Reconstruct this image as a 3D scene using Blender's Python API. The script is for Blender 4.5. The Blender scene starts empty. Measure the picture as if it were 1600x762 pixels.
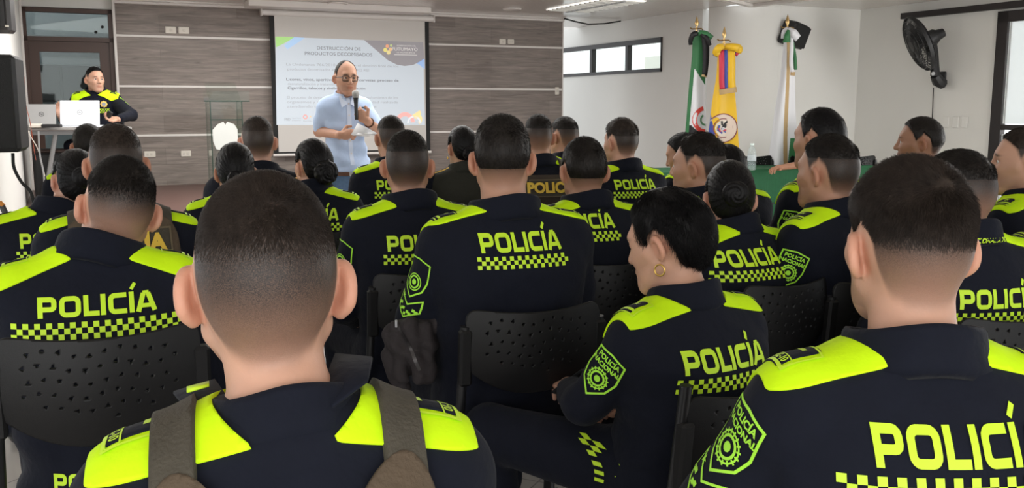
import bpy, bmesh, math, random
import numpy as np
from mathutils import Vector, Matrix
from mathutils.bvhtree import BVHTree

S = bpy.context.scene
# ------------------------------------------------------------------ camera
CAM_H = 1.40; PITCH = math.radians(8.25); FOC = 1490.0
cd = bpy.data.cameras.new('camera'); cd.sensor_width = 36.0; cd.lens = 36.0 * FOC / 1600.0; cd.clip_start = .05
cam = bpy.data.objects.new('camera', cd); S.collection.objects.link(cam)
cam.location = (0, 0, CAM_H); cam.rotation_euler = (math.pi / 2 - PITCH, 0, math.radians(-.0))
S.camera = cam

def ray(px, py):
    u = (px - 800) / FOC; v = (381 - py) / FOC
    return np.array([u, math.cos(PITCH) + v * math.sin(PITCH), -math.sin(PITCH) + v * math.cos(PITCH)])
def at(px, py, Y):
    """point seen at a pixel of the 1600x762 frame, at distance Y down the room"""
    d = ray(px, py)
    return np.array([0, 0, CAM_H]) + d * (Y / d[1])
def at_z(px, py, z):
    d = ray(px, py)
    return np.array([0, 0, CAM_H]) + d * ((z - CAM_H) / d[2])

# ------------------------------------------------------------------ world, lights, exposure
W = bpy.data.worlds.new('world'); S.world = W; W.use_nodes = True
bg = W.node_tree.nodes['Background']; bg.inputs[0].default_value = (.93, .97, 1.0, 1); bg.inputs[1].default_value = 1.6
def area(name, loc, aim, w, h, power, col=(1, .98, .95)):
    l = bpy.data.lights.new(name, 'AREA'); l.shape = 'RECTANGLE'; l.size = w; l.size_y = h; l.energy = power; l.color = col
    o = bpy.data.objects.new(name, l); S.collection.objects.link(o); o.location = loc
    o.rotation_euler = (Vector(aim) - Vector(loc)).to_track_quat('-Z', 'Y').to_euler()
    return o
# daylight through the right glazed doors; left, ceiling and rear lamps are added fill
area('left_fill', (-3.2, 5.6, 1.75), (2.0, 8.2, 1.2), 2.6, 1.3, 175)  # unseen lamp added at the left to brighten the front half
area('right_doors', (6.4, 7.6, 1.35), (0.0, 9.4, 1.3), 3.0, 2.2, 260)
area('ceiling_fill', (-1.2, 8.3, 2.50), (-1.2, 8.3, 0), 5.0, 3.4, 230)  # added soft lamp under the ceiling, lifts the stage and front walls
area('rear_fill', (.3, -2.6, 1.9), (.0, 6.0, 1.2), 6.5, 2.0, 150)  # lamp added behind the camera as general fill
S.view_settings.view_transform = 'Standard'; S.view_settings.look = 'None'
S.view_settings.exposure = 0.0; S.view_settings.gamma = 1.0; S.view_settings.use_curve_mapping = False
# ------------------------------------------------------------------ helpers
def put(o, parent=None):
    bpy.context.scene.collection.objects.link(o)
    if parent is not None:
        o.parent = parent
    return o

def tag(o, label, cat, group=None):
    o['label'] = label; o['category'] = cat
    if group: o['group'] = group
    return o

def struct(o):
    o['kind'] = 'structure'
    return o

def empty(name, loc=(0, 0, 0), rz=0.0, parent=None):
    o = bpy.data.objects.new(name, None)
    o.empty_display_size = .1
    o.location = loc; o.rotation_euler = (0, 0, rz)
    return put(o, parent)

def np_mesh(name, V, faces, smooth=True):
    """faces: (n,3|4) int array or list of such arrays / list of lists"""
    me = bpy.data.meshes.new(name)
    V = np.asarray(V, dtype=np.float32).reshape(-1, 3)
    if isinstance(faces, np.ndarray):
        faces = [faces]
    if len(faces) and not isinstance(faces[0], np.ndarray):
        me.from_pydata([tuple(map(float, v)) for v in V], [], faces)
    else:
        faces = [f for f in faces if len(f)]
        loops = np.concatenate([f.reshape(-1) for f in faces]).astype(np.int32)
        tot = np.concatenate([np.full(len(f), f.shape[1]) for f in faces]).astype(np.int32)
        start = np.concatenate([[0], np.cumsum(tot)[:-1]]).astype(np.int32)
        me.vertices.add(len(V)); me.vertices.foreach_set('co', V.reshape(-1))
        me.loops.add(len(loops)); me.loops.foreach_set('vertex_index', loops)
        me.polygons.add(len(tot)); me.polygons.foreach_set('loop_start', start)
        me.polygons.foreach_set('loop_total', tot)
        me.update(calc_edges=True)
        me.validate()
    if smooth:
        me.polygons.foreach_set('use_smooth', np.ones(len(me.polygons), dtype=bool))
    return me

def mobj(name, me, mat, parent=None):
    o = bpy.data.objects.new(name, me)
    if mat is not None and len(me.materials) == 0:
        for m in (mat if isinstance(mat, (list, tuple)) else [mat]):
            me.materials.append(m)
    return put(o, parent)

class MB:
    """collects simple shapes into one mesh"""
    def __init__(s): s.V = []; s.F = []; s.n = 0
    def raw(s, V, F):
        V = np.asarray(V, float).reshape(-1, 3)
        s.V.append(V); s.F += [[i + s.n for i in f] for f in F]; s.n += len(V)
        return s
    def box(s, c, d, R=None, bev=0.0):
        c = np.array(c, float); d = np.array(d, float) / 2
        if bev > 0:
            b = min(bev, d.min() * .95)
            V = []; idx = {}
            for sx in (-1, 1):
                for sy in (-1, 1):
                    for sz in (-1, 1):
                        sg = np.array([sx, sy, sz])
                        for a in range(3):
                            q = d - b; q = q.copy(); q[a] = d[a]
                            idx[(sx, sy, sz, a)] = len(V); V.append(sg * q)
            F = []
            for a in range(3):
                b1, b2 = [(1, 2), (2, 0), (0, 1)][a]
                for sg in (-1, 1):
                    f = []
                    for u, v in ((-1, -1), (1, -1), (1, 1), (-1, 1)):
                        k = [0, 0, 0]; k[a] = sg; k[b1] = u; k[b2] = v
                        f.append(idx[(*k, a)])
                    F.append(f if sg > 0 else f[::-1])
            for a in range(3):          # edges along axis a
                b1, b2 = [(1, 2), (2, 0), (0, 1)][a]
                for u in (-1, 1):
                    for v in (-1, 1):
                        k0 = [0, 0, 0]; k0[a] = -1; k0[b1] = u; k0[b2] = v
                        k1 = list(k0); k1[a] = 1
                        f = [idx[(*k0, b1)], idx[(*k1, b1)], idx[(*k1, b2)], idx[(*k0, b2)]]
                        F.append(f if u * v < 0 else f[::-1])
            for sx in (-1, 1):
                for sy in (-1, 1):
                    for sz in (-1, 1):
                        f = [idx[(sx, sy, sz, 0)], idx[(sx, sy, sz, 1)], idx[(sx, sy, sz, 2)]]
                        F.append(f if sx * sy * sz > 0 else f[::-1])
            V = np.array(V)
        else:
            V = np.array([[x, y, z] for x in (-1, 1) for y in (-1, 1) for z in (-1, 1)]) * d
            F = [[0, 1, 3, 2], [4, 6, 7, 5], [0, 4, 5, 1], [2, 3, 7, 6], [0, 2, 6, 4], [1, 5, 7, 3]]
        if R is not None: V = V @ np.array(R).T
        return s.raw(V + c, F)
    def tube(s, pts, r, n=10, closed=False, caps=True):
        P = np.array(pts, float); m = len(P)
        r = np.broadcast_to(np.array(r, float), (m,))
        T = np.gradient(P, axis=0)
        if closed: T = np.roll(P, -1, 0) - np.roll(P, 1, 0)
        T /= np.linalg.norm(T, axis=1)[:, None] + 1e-12
        up = np.array([0, 0, 1.0]) if abs(T[0][2]) < .9 else np.array([1.0, 0, 0])
        rings = []
        N = None
        for i in range(m):
            N = np.cross(up, T[i]) if N is None else N - T[i] * (N @ T[i])
            N /= np.linalg.norm(N) + 1e-12
            B = np.cross(T[i], N)
            a = np.linspace(0, 2 * np.pi, n, endpoint=False)
            rings.append(P[i] + r[i] * (np.cos(a)[:, None] * N + np.sin(a)[:, None] * B))
        V = np.concatenate(rings); F = []
        for i in range(m if closed else m - 1):
            j = (i + 1) % m
            for k in range(n):
                F.append([i * n + k, i * n + (k + 1) % n, j * n + (k + 1) % n, j * n + k])
        if caps and not closed:
            F.append(list(range(n))[::-1]); F.append([(m - 1) * n + k for k in range(n)])
        return s.raw(V, F)
    def lathe(s, prof, c=(0, 0, 0), n=24, R=None, caps=True):
        V = []; F = []; m = len(prof)
        for r, z in prof:
            for k in range(n):
                a = 2 * np.pi * k / n
                V.append((r * np.cos(a), r * np.sin(a), z))
        for i in range(m - 1):
            for k in range(n):
                F.append([i * n + k, i * n + (k + 1) % n, (i + 1) * n + (k + 1) % n, (i + 1) * n + k])
        if caps:
            F.append(list(range(n))[::-1]); F.append([(m - 1) * n + k for k in range(n)])
        V = np.array(V)
        if R is not None: V = V @ np.array(R).T
        return s.raw(V + np.array(c, float), F)
    def prism(s, poly, y0, y1):
        """polygon in xz extruded along y"""
        n = len(poly)
        V = [(x, y0, z) for x, z in poly] + [(x, y1, z) for x, z in poly]
        F = [list(range(n)), [n + k for k in range(n)][::-1]]
        F += [[k, n + k, n + (k + 1) % n, (k + 1) % n] for k in range(n)]
        return s.raw(V, F)
    def mesh(s, name, smooth=False):
        me = bpy.data.meshes.new(name)
        me.from_pydata([tuple(map(float, v)) for v in np.concatenate(s.V)], [], s.F)
        bm = bmesh.new(); bm.from_mesh(me); bmesh.ops.recalc_face_normals(bm, faces=bm.faces); bm.to_mesh(me); bm.free()
        if smooth:
            me.polygons.foreach_set('use_smooth', np.ones(len(me.polygons), dtype=bool))
            me.set_sharp_from_angle(angle=math.radians(40))
        return me
    def obj(s, name, mat, parent=None, smooth=False):
        return mobj(name, s.mesh(name, smooth), mat, parent)

def rot(rx=0, ry=0, rz=0):
    cx, sx, cy, sy, cz, sz = math.cos(rx), math.sin(rx), math.cos(ry), math.sin(ry), math.cos(rz), math.sin(rz)
    X = np.array([[1, 0, 0], [0, cx, -sx], [0, sx, cx]]); Y = np.array([[cy, 0, sy], [0, 1, 0], [-sy, 0, cy]])
    Z = np.array([[cz, -sz, 0], [sz, cz, 0], [0, 0, 1]])
    return Z @ Y @ X

def smoothstep(a, b, x):
    t = np.clip((x - a) / (b - a), 0, 1)
    return t * t * (3 - 2 * t)

def interp(x, tab):
    tab = np.array(tab, float)
    return np.interp(x, tab[:, 0], tab[:, 1])

def sinterp(x, tab):
    """smooth (cubic Hermite) interpolation"""
    tab = np.array(tab, float); X = tab[:, 0]; Y = tab[:, 1]
    m = np.gradient(Y, X)
    x = np.clip(x, X[0], X[-1])
    i = np.clip(np.searchsorted(X, x) - 1, 0, len(X) - 2)
    h = X[i + 1] - X[i]; t = (x - X[i]) / h
    return ((2*t**3 - 3*t**2 + 1) * Y[i] + (t**3 - 2*t**2 + t) * h * m[i] + (-2*t**3 + 3*t**2) * Y[i+1] + (t**3 - t**2) * h * m[i+1])

# ------------------------------------------------------------------ implicit surfaces
def smin(a, b, k):
    if k <= 0: return np.minimum(a, b)
    h = np.maximum(k - np.abs(a - b), 0) / k
    return np.minimum(a, b) - h * h * k * .25
def smax(a, b, k): return -smin(-a, -b, k)

def ell(c, r, R=None):
    c = np.array(c, float); r = np.array(r, float)
    def f(x, y, z):
        p = (x - c[0], y - c[1], z - c[2])
        if R is not None:
            p = tuple(R[0][i] * p[0] + R[1][i] * p[1] + R[2][i] * p[2] for i in range(3))
        a, b, d = p[0] / r[0], p[1] / r[1], p[2] / r[2]
        k0 = np.sqrt(a * a + b * b + d * d)
        k1 = np.sqrt((a / r[0])**2 + (b / r[1])**2 + (d / r[2])**2) + 1e-9
        return k0 * (k0 - 1) / k1
    m = float(r.max())
    return f, c - m, c + m

def cone(a, b, ra, rb):
    a = np.array(a, float); b = np.array(b, float); d = b - a; L2 = float(d @ d) + 1e-12
    def f(x, y, z):
        px, py, pz = x - a[0], y - a[1], z - a[2]
        t = np.clip((px * d[0] + py * d[1] + pz * d[2]) / L2, 0, 1)
        return np.sqrt((px - t * d[0])**2 + (py - t * d[1])**2 + (pz - t * d[2])**2) - (ra + (rb - ra) * t)
    m = max(ra, rb)
    return f, np.minimum(a, b) - m, np.maximum(a, b) + m

def axis(lo, hi, h, fine=()):
    xs = [lo]; x = lo
    while x < hi:
        st = h
        for a, b, hf in fine:
            if a - h * .5 <= x < b: st = min(st, hf)
        x += st; xs.append(x)
    return np.array(xs, dtype=np.float32)

class Field:
    def __init__(s, xs, ys, zs):
        s.ax = (xs, ys, zs)
        s.F = np.full((len(xs), len(ys), len(zs)), 1.0, dtype=np.float32)
    def sl(s, lo, hi, pad):
        out = []
        for a, l, h in zip(s.ax, lo, hi):
            i = max(int(np.searchsorted(a, l - pad)) - 2, 0); j = min(int(np.searchsorted(a, h + pad)) + 2, len(a))
            out.append(slice(i, max(j, i + 1)))
        return tuple(out)
    def xyz(s, sl):
        return (s.ax[0][sl[0]][:, None, None], s.ax[1][sl[1]][None, :, None], s.ax[2][sl[2]][None, None, :])
    def add(s, prim, k=.02, off=0.0):
        f, lo, hi = prim
        sl = s.sl(lo, hi, k + abs(off) + .02)
        s.F[sl] = smin(s.F[sl], f(*s.xyz(sl)) - off, k)
        return s
    def sub(s, prim, k=.01):
        f, lo, hi = prim
        sl = s.sl(lo, hi, k + .02)
        s.F[sl] = smax(s.F[sl], -f(*s.xyz(sl)), k)
        return s
    def clip(s, fn):
        sl = (slice(None),) * 3
        s.F = np.maximum(s.F, fn(*s.xyz(sl)).astype(np.float32))
        return s
    def warp(s, fn):
        s.F = s.F + fn(*s.xyz((slice(None),) * 3)).astype(np.float32)
        return s
    def mesh(s):
        F = s.F; X, Y, Z = s.ax
        F[0] = F[-1] = 1; F[:, 0] = F[:, -1] = 1; F[:, :, 0] = F[:, :, -1] = 1
        S = F < 0
        cnt = np.zeros(tuple(n - 1 for n in F.shape), dtype=np.int8)
        for dx in (0, 1):
            for dy in (0, 1):
                for dz in (0, 1):
                    cnt += S[dx:F.shape[0] - 1 + dx, dy:F.shape[1] - 1 + dy, dz:F.shape[2] - 1 + dz]
        I, J, K = np.nonzero((cnt > 0) & (cnt < 8))
        idx = np.full(cnt.shape, -1, dtype=np.int32); idx[I, J, K] = np.arange(len(I))
        acc = np.zeros((len(I), 3)); num = np.zeros(len(I))
        co = [(a, b, c) for a in (0, 1) for b in (0, 1) for c in (0, 1)]
        for p in co:
            for ax_ in range(3):
                if p[ax_]: continue
                q = list(p); q[ax_] = 1
                f0 = F[I + p[0], J + p[1], K + p[2]]; f1 = F[I + q[0], J + q[1], K + q[2]]
                m = (f0 < 0) != (f1 < 0)
                t = np.where(m, f0 / np.where(m, f0 - f1, 1), 0)
                P0 = np.stack([X[I + p[0]], Y[J + p[1]], Z[K + p[2]]], 1); P1 = np.stack([X[I + q[0]], Y[J + q[1]], Z[K + q[2]]], 1)
                acc += np.where(m[:, None], P0 + t[:, None] * (P1 - P0), 0); num += m
        V = acc / num[:, None]
        Q = []
        for ax_ in range(3):
            a = [slice(1, -1)] * 3; b = [slice(1, -1)] * 3
            a[ax_] = slice(0, -1); b[ax_] = slice(1, None)
            s0 = S[tuple(a)]; s1 = S[tuple(b)]
            G = np.nonzero(s0 != s1)
            g = [G[i] + (0 if i == ax_ else 1) for i in range(3)]
            u, v = [(1, 2), (2, 0), (0, 1)][ax_]
            def cell(du, dv):
                c = [x.copy() for x in g]; c[u] = c[u] - du; c[v] = c[v] - dv
                return idx[c[0], c[1], c[2]]
            q = np.stack([cell(1, 1), cell(0, 1), cell(0, 0), cell(1, 0)], 1)
            fl = ~s0[G]
            q[fl] = q[fl][:, ::-1]
            Q.append(q)
        return V, np.concatenate(Q)

def quads_tris(Q): return np.concatenate([Q[:, [0, 1, 2]], Q[:, [0, 2, 3]]])

def vnormals(V, T):
    n = np.cross(V[T[:, 1]] - V[T[:, 0]], V[T[:, 2]] - V[T[:, 0]])
    N = np.zeros_like(V)
    for i in range(3): np.add.at(N, T[:, i], n)
    return N / (np.linalg.norm(N, axis=1)[:, None] + 1e-12)

def clip_tris(V, T, S, *attrs):
    """keep the region S<0 of a triangle mesh, cut exactly along S=0"""
    V = np.asarray(V, float); S = np.asarray(S, float)
    S = np.where(np.abs(S) < 1e-7, 1e-7, S)
    ins = S[T] < 0; c = ins.sum(1)
    out = [T[c == 3]]; nv = len(V)
    At = [np.asarray(a, float) for a in attrs]
    newV = []; newA = [[] for _ in At]; edge = {}
    def cut(i, j):
        nonlocal nv
        k = (i, j) if i < j else (j, i)
        if k not in edge:
            t = S[k[0]] / (S[k[0]] - S[k[1]])
            newV.append(V[k[0]] + t * (V[k[1]] - V[k[0]]))
            for a, na in zip(At, newA): na.append(a[k[0]] + t * (a[k[1]] - a[k[0]]))
            edge[k] = nv; nv += 1
        return edge[k]
    ex = []
    for tri, m in zip(T[(c == 1) | (c == 2)], ins[(c == 1) | (c == 2)]):
        tri = [int(x) for x in tri]; m = list(m)
        if sum(m) == 1:
            r = m.index(True); a, b, d = tri[r], tri[(r + 1) % 3], tri[(r + 2) % 3]
            ex.append((a, cut(a, b), cut(a, d)))
        else:
            r = m.index(False); a, b, d = tri[r], tri[(r + 1) % 3], tri[(r + 2) % 3]
            p, q = cut(a, b), cut(a, d)
            ex += [(p, b, d), (p, d, q)]
    if ex: out.append(np.array(ex, dtype=int))
    V2 = np.concatenate([V, np.array(newV).reshape(-1, 3)]) if newV else V
    A2 = [np.concatenate([a, np.array(na).reshape((-1,) + a.shape[1:])]) if len(na) else a for a, na in zip(At, newA)]
    T2 = np.concatenate(out)
    used = np.unique(T2); rm = np.full(len(V2), -1); rm[used] = np.arange(len(used))
    return (V2[used], rm[T2], *[a[used] for a in A2])

def shell_mesh(name, V, T, N, off, th=0.0):
    """surface sheet lifted by off, closed below by a skirt of depth th"""
    if len(T) == 0: return None
    Vo = V + N * off
    F = [T.astype(int)]
    if th > 0:
        E = np.concatenate([T[:, [0, 1]], T[:, [1, 2]], T[:, [2, 0]]])
        key = np.sort(E, 1); k = key[:, 0].astype(np.int64) * (len(V) + 1) + key[:, 1]
        u, inv, cn = np.unique(k, return_inverse=True, return_counts=True)
        B = E[cn[inv] == 1]
        n = len(V)
        Vo = np.concatenate([Vo, V + N * (off - th)])
        F.append(np.concatenate([np.stack([B[:, 1], B[:, 0], B[:, 0] + n], 1), np.stack([B[:, 1], B[:, 0] + n, B[:, 1] + n], 1)]).astype(int))
    return np_mesh(name, Vo, F)

def set_attr(me, name, vals):
    a = me.attributes.new(name, 'FLOAT', 'POINT')
    a.data.foreach_set('value', np.asarray(vals, dtype=np.float32))

# ------------------------------------------------------------------ materials
MAT = {}
def N_(nt, t, **kw):
    n = nt.nodes.new(t)
    for k, v in kw.items():
        if k.startswith('i_'):
            key = k[2:]
            n.inputs[int(key) if key.isdigit() else key.replace('_', ' ')].default_value = v
        else: setattr(n, k, v)
    return n
def mat(name, col, rough=.6, metal=0.0, spec=.4, noise=0.0, nscale=8.0, bump=0.0, bscale=60.0, sheen=0.0, emit=None, estr=0.0, trans=0.0, alpha=1.0, coat=0.0, sss=0.0, stretch=None):
    if name in MAT: return MAT[name]
    m = bpy.data.materials.new(name); m.use_nodes = True; nt = m.node_tree
    b = nt.nodes['Principled BSDF']; L = nt.links
    b.inputs['Base Color'].default_value = (*col, 1); b.inputs['Roughness'].default_value = rough
    b.inputs['Metallic'].default_value = metal; b.inputs['Specular IOR Level'].default_value = spec
    b.inputs['Sheen Weight'].default_value = sheen; b.inputs['Coat Weight'].default_value = coat
    b.inputs['Transmission Weight'].default_value = trans; b.inputs['Alpha'].default_value = alpha
    if sss:
        b.inputs['Subsurface Weight'].default_value = sss
        b.inputs['Subsurface Radius'].default_value = (.012, .005, .003)
        b.inputs['Subsurface Scale'].default_value = 1.0
    if emit:
        b.inputs['Emission Color'].default_value = (*emit, 1); b.inputs['Emission Strength'].default_value = estr
    tc = N_(nt, 'ShaderNodeTexCoord')
    vec = tc.outputs['Object']
    if stretch:
        mp = N_(nt, 'ShaderNodeMapping'); mp.inputs['Scale'].default_value = stretch
        L.new(vec, mp.inputs[0]); vec = mp.outputs[0]
    if noise:
        n = N_(nt, 'ShaderNodeTexNoise', i_Scale=nscale, i_Detail=5.0)
        L.new(vec, n.inputs['Vector'])
        mx = N_(nt, 'ShaderNodeMix', data_type='RGBA', blend_type='MIX')
        lo = tuple(c * (1 - noise) for c in col); hi = tuple(min(c * (1 + noise), 1) for c in col)
        mx.inputs[6].default_value = (*lo, 1); mx.inputs[7].default_value = (*hi, 1)
        L.new(n.outputs[0], mx.inputs[0]); L.new(mx.outputs[2], b.inputs['Base Color'])
    if bump:
        n = N_(nt, 'ShaderNodeTexNoise', i_Scale=bscale, i_Detail=4.0)
        L.new(vec, n.inputs['Vector'])
        bp = N_(nt, 'ShaderNodeBump', i_Strength=bump, i_Distance=.01)
        L.new(n.outputs[0], bp.inputs['Height']); L.new(bp.outputs[0], b.inputs['Normal'])
    MAT[name] = m
    return m

def skin_mat(name, col, hair=(.017, .0135, .0115)):
    """skin whose per-vertex colour fields (stubble on the scalp, lips, cheeks) are real colours of the body"""
    if name in MAT: return MAT[name]
    m = mat(name, col, rough=.5, spec=.35, sss=.12, bump=.08, bscale=220)
    nt = m.node_tree; L = nt.links; b = nt.nodes['Principled BSDF']
    def at(n):
        a = N_(nt, 'ShaderNodeAttribute'); a.attribute_name = n; return a.outputs['Fac']
    def mix(f, a, c):
        x = N_(nt, 'ShaderNodeMix', data_type='RGBA')
        L.new(f, x.inputs[0])
        if isinstance(a, tuple): x.inputs[6].default_value = (*a, 1)
        else: L.new(a, x.inputs[6])
        x.inputs[7].default_value = (*c, 1)
        return x.outputs[2]
    tc = N_(nt, 'ShaderNodeTexCoord')
    n1 = N_(nt, 'ShaderNodeTexNoise', i_Scale=14.0, i_Detail=3.0); L.new(tc.outputs['Object'], n1.inputs['Vector'])
    c = mix(n1.outputs[0], tuple(v * .86 for v in col), (min(col[0] * 1.12, 1), col[1] * 1.1, col[2] * 1.1))
    red = (min(col[0] * 1.05, 1), col[1] * .62, col[2] * .55)
    c = mix(at('red'), c, red)
    n2 = N_(nt, 'ShaderNodeTexNoise', i_Scale=900.0, i_Detail=3.0); L.new(tc.outputs['Object'], n2.inputs['Vector'])
    mr = N_(nt, 'ShaderNodeMapRange'); mr.inputs[1].default_value = .3; mr.inputs[2].default_value = .7; mr.inputs[3].default_value = .88; mr.inputs[4].default_value = 1.08
    L.new(n2.outputs[0], mr.inputs[0])
    mu = N_(nt, 'ShaderNodeMath', operation='MULTIPLY', use_clamp=True); L.new(at('scalp'), mu.inputs[0]); L.new(mr.outputs[0], mu.inputs[1])
    c = mix(mu.outputs[0], c, hair)
    L.new(c, b.inputs['Base Color'])
    return m

def hair_mat(name, col, rough=.38):
    m = mat(name, col, rough=rough + .08, spec=.16, noise=.7, nscale=110, bump=.3, bscale=150, stretch=(1, .5, .5))
    return m
# ------------------------------------------------------------------ people
HXS, HZS = .965, 1.045          # long narrow heads
HSC = np.array([HXS, 1.0, HZS])
def head_sdf(fem=False):
    prims = []
    def A(p, k): prims.append((p[0], k, 1))
    def Sb(p, k): prims.append((p[0], k, -1))
    w = .955 if fem else 1.0
    A(ell((0, -.008, .030), (.0765 * w, .098, .088)), 0)
    A(ell((0, -.045, .005), (.066 * w, .058, .068)), .03)          # occiput
    A(ell((0, .036, -.022), (.060 * w, .060, .078)), .03)          # face
    A(ell((0, .046, -.070), (.044 * w, .044, .038)), .03)          # muzzle / jaw
    for s in (-1, 1):
        A(cone((s * .055 * w, .004, -.048), (s * .020, .072, -.094), .016, .017), .03)
        A(cone((s * .060 * w, .03, -.012), (s * .035, .068, -.022), .017, .018), .025)   # cheekbone
    A(ell((0, .074, -.093), (.020, .018, .016)), .02)              # chin
    A(cone((-.030, .078, .026), (.030, .078, .026), .014, .014), .02)   # brow
    for s in (-1, 1):
        Sb(ell((s * .031, .101, .004), (.019, .017, .013)), .014)
    for s in (-1, 1):
        A(ell((s * .030, .0768, .002), (.0125, .0118, .0118)), .003)
        A(ell((s * .0305, .0772, .0100), (.0165, .0140, .0078)), .004)     # upper lid
        A(ell((s * .0305, .0768, -.0065), (.0150, .0128, .0055)), .004)    # lower lid
    A(cone((0, .087, .018), (0, .110, -.026), .0085, .0118), .012)   # nose
    for s in (-1, 1):
        A(ell((s * .0125, .099, -.030), (.0092, .0105, .0080)), .006)
    A(ell((0, .091, -.056), (.024, .012, .0065)), .008)            # lips
    A(ell((0, .089, -.068), (.021, .012, .0065)), .006)
    Sb(cone((-.022, .1025, -.0618), (.022, .1025, -.0618), .0022, .0022), .004)
    for s in (-1, 1):                                              # ears
        R = rot(0, s * math.radians(8), s * math.radians(30)) @ rot(math.radians(-10), 0, 0)
        c = np.array([s * .081 * w, -.014, -.007])
        A(ell(c, (.0055, .017, .0265), R), .010)
        A(ell(c + R @ np.array([s * .002, .002, -.0225]), (.0062, .0085, .0095), R), .008)
        rim = [c + R @ np.array([s * .003, -.017 * math.sin(t), .0245 * math.cos(t)]) for t in np.linspace(-.9, 2.6, 11)]
        for a, b in zip(rim[:-1], rim[1:]): A(cone(a, b, .0040, .0040), .009)
        Sb(ell(c + R @ np.array([s * .009, .003, -.002]), (.0075, .0095, .0145), R), .006)
    def f(x, y, z):
        x = x / HXS; z = z / HZS
        d = None
        for p, k, sg in prims:
            v = p(x, y, z)
            if d is None: d = v
            elif sg > 0: d = smin(d, v, k)
            else: d = smax(d, -v, k)
        return d
    return f

# height of the hairline (head space) by bearing: 0 = forehead, 180 = nape
HL_M = [(0, .078), (25, .076), (45, .062), (60, .040), (72, .004), (80, -.020), (86, -.012), (90, .026), (105, .032), (118, .012), (128, -.036), (150, -.066), (180, -.074)]
HL_BALD = [(0, .112), (25, .104), (45, .085), (60, .055), (72, .010), (80, -.016), (86, -.010), (90, .026), (105, .032), (118, .012), (128, -.030), (150, -.055), (180, -.058)]
def hair_h(q, tab=HL_M):
    q = q / HSC
    ph = np.degrees(np.arctan2(np.abs(q[:, 0]), q[:, 1] + .01))
    return q[:, 2] - sinterp(ph, tab)

_headmesh = {}
def head_mesh(fem=False, h=.0032):
    k = (fem, h)
    if k not in _headmesh:
        G = Field(axis(-.125, .125, h), axis(-.15, .15, h), axis(-.15, .14, h))
        f = head_sdf(fem)
        G.F = f(*G.xyz((slice(None),) * 3)).astype(np.float32)
        V, Q = G.mesh(); T = quads_tris(Q)
        _headmesh[k] = (V, T, vnormals(V, T))
    return _headmesh[k]

def not_ear(V):
    """>0 on the ears"""
    V = V / HSC
    e = np.sqrt(((V[:, 1] + .017) / .034)**2 + ((V[:, 2] + .006) / .044)**2)
    return np.where(np.abs(V[:, 0]) > .066, 1 - e, -1)

def strands_mesh(name, roots, dirs, bend, L, r, seg=3, droop=0.0, rng=None):
    """many thin three-sided tapering hairs in one mesh"""
    n = len(roots); ts = np.linspace(0, 1, seg + 1)
    P = roots[:, None, :] + (dirs[:, None, :] * ts[None, :, None] + bend[:, None, :] * (ts**2)[None, :, None]) * L[:, None, None]
    P[:, :, 2] -= droop * (ts**2)[None, :] * L[:, None]
    T = np.gradient(P, axis=1); T /= np.linalg.norm(T, axis=2)[..., None] + 1e-12
    ref = np.array([.3, .5, .8]); U = np.cross(T, ref); U /= np.linalg.norm(U, axis=2)[..., None] + 1e-12
    W = np.cross(T, U)
    rad = (np.broadcast_to(np.asarray(r), (n,))[:, None] * (1 - .75 * ts**2)[None, :])[:, :, None]
    rings = []
    for a in (0, 2.094, 4.189):
        rings.append(P + rad * (math.cos(a) * U + math.sin(a) * W))
    V = np.stack(rings, 2)                       # n, seg+1, 3, 3
    base = (np.arange(n) * (seg + 1) * 3)[:, None, None]
    F = []
    for i in range(seg):
        for k in range(3):
            a = i * 3 + k; b = i * 3 + (k + 1) % 3
            F.append(np.stack([base[:, 0, 0] + a, base[:, 0, 0] + b, base[:, 0, 0] + b + 3, base[:, 0, 0] + a + 3], 1))
    return V.reshape(-1, 3), np.concatenate(F)

def sample_surface(V, T, w, n, rng):
    a = np.linalg.norm(np.cross(V[T[:, 1]] - V[T[:, 0]], V[T[:, 2]] - V[T[:, 0]]), axis=1) * w
    c = np.cumsum(a); c /= c[-1]
    t = np.searchsorted(c, rng.random(n))
    u = rng.random((n, 2)); fl = u.sum(1) > 1; u[fl] = 1 - u[fl]
    return t, u

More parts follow.
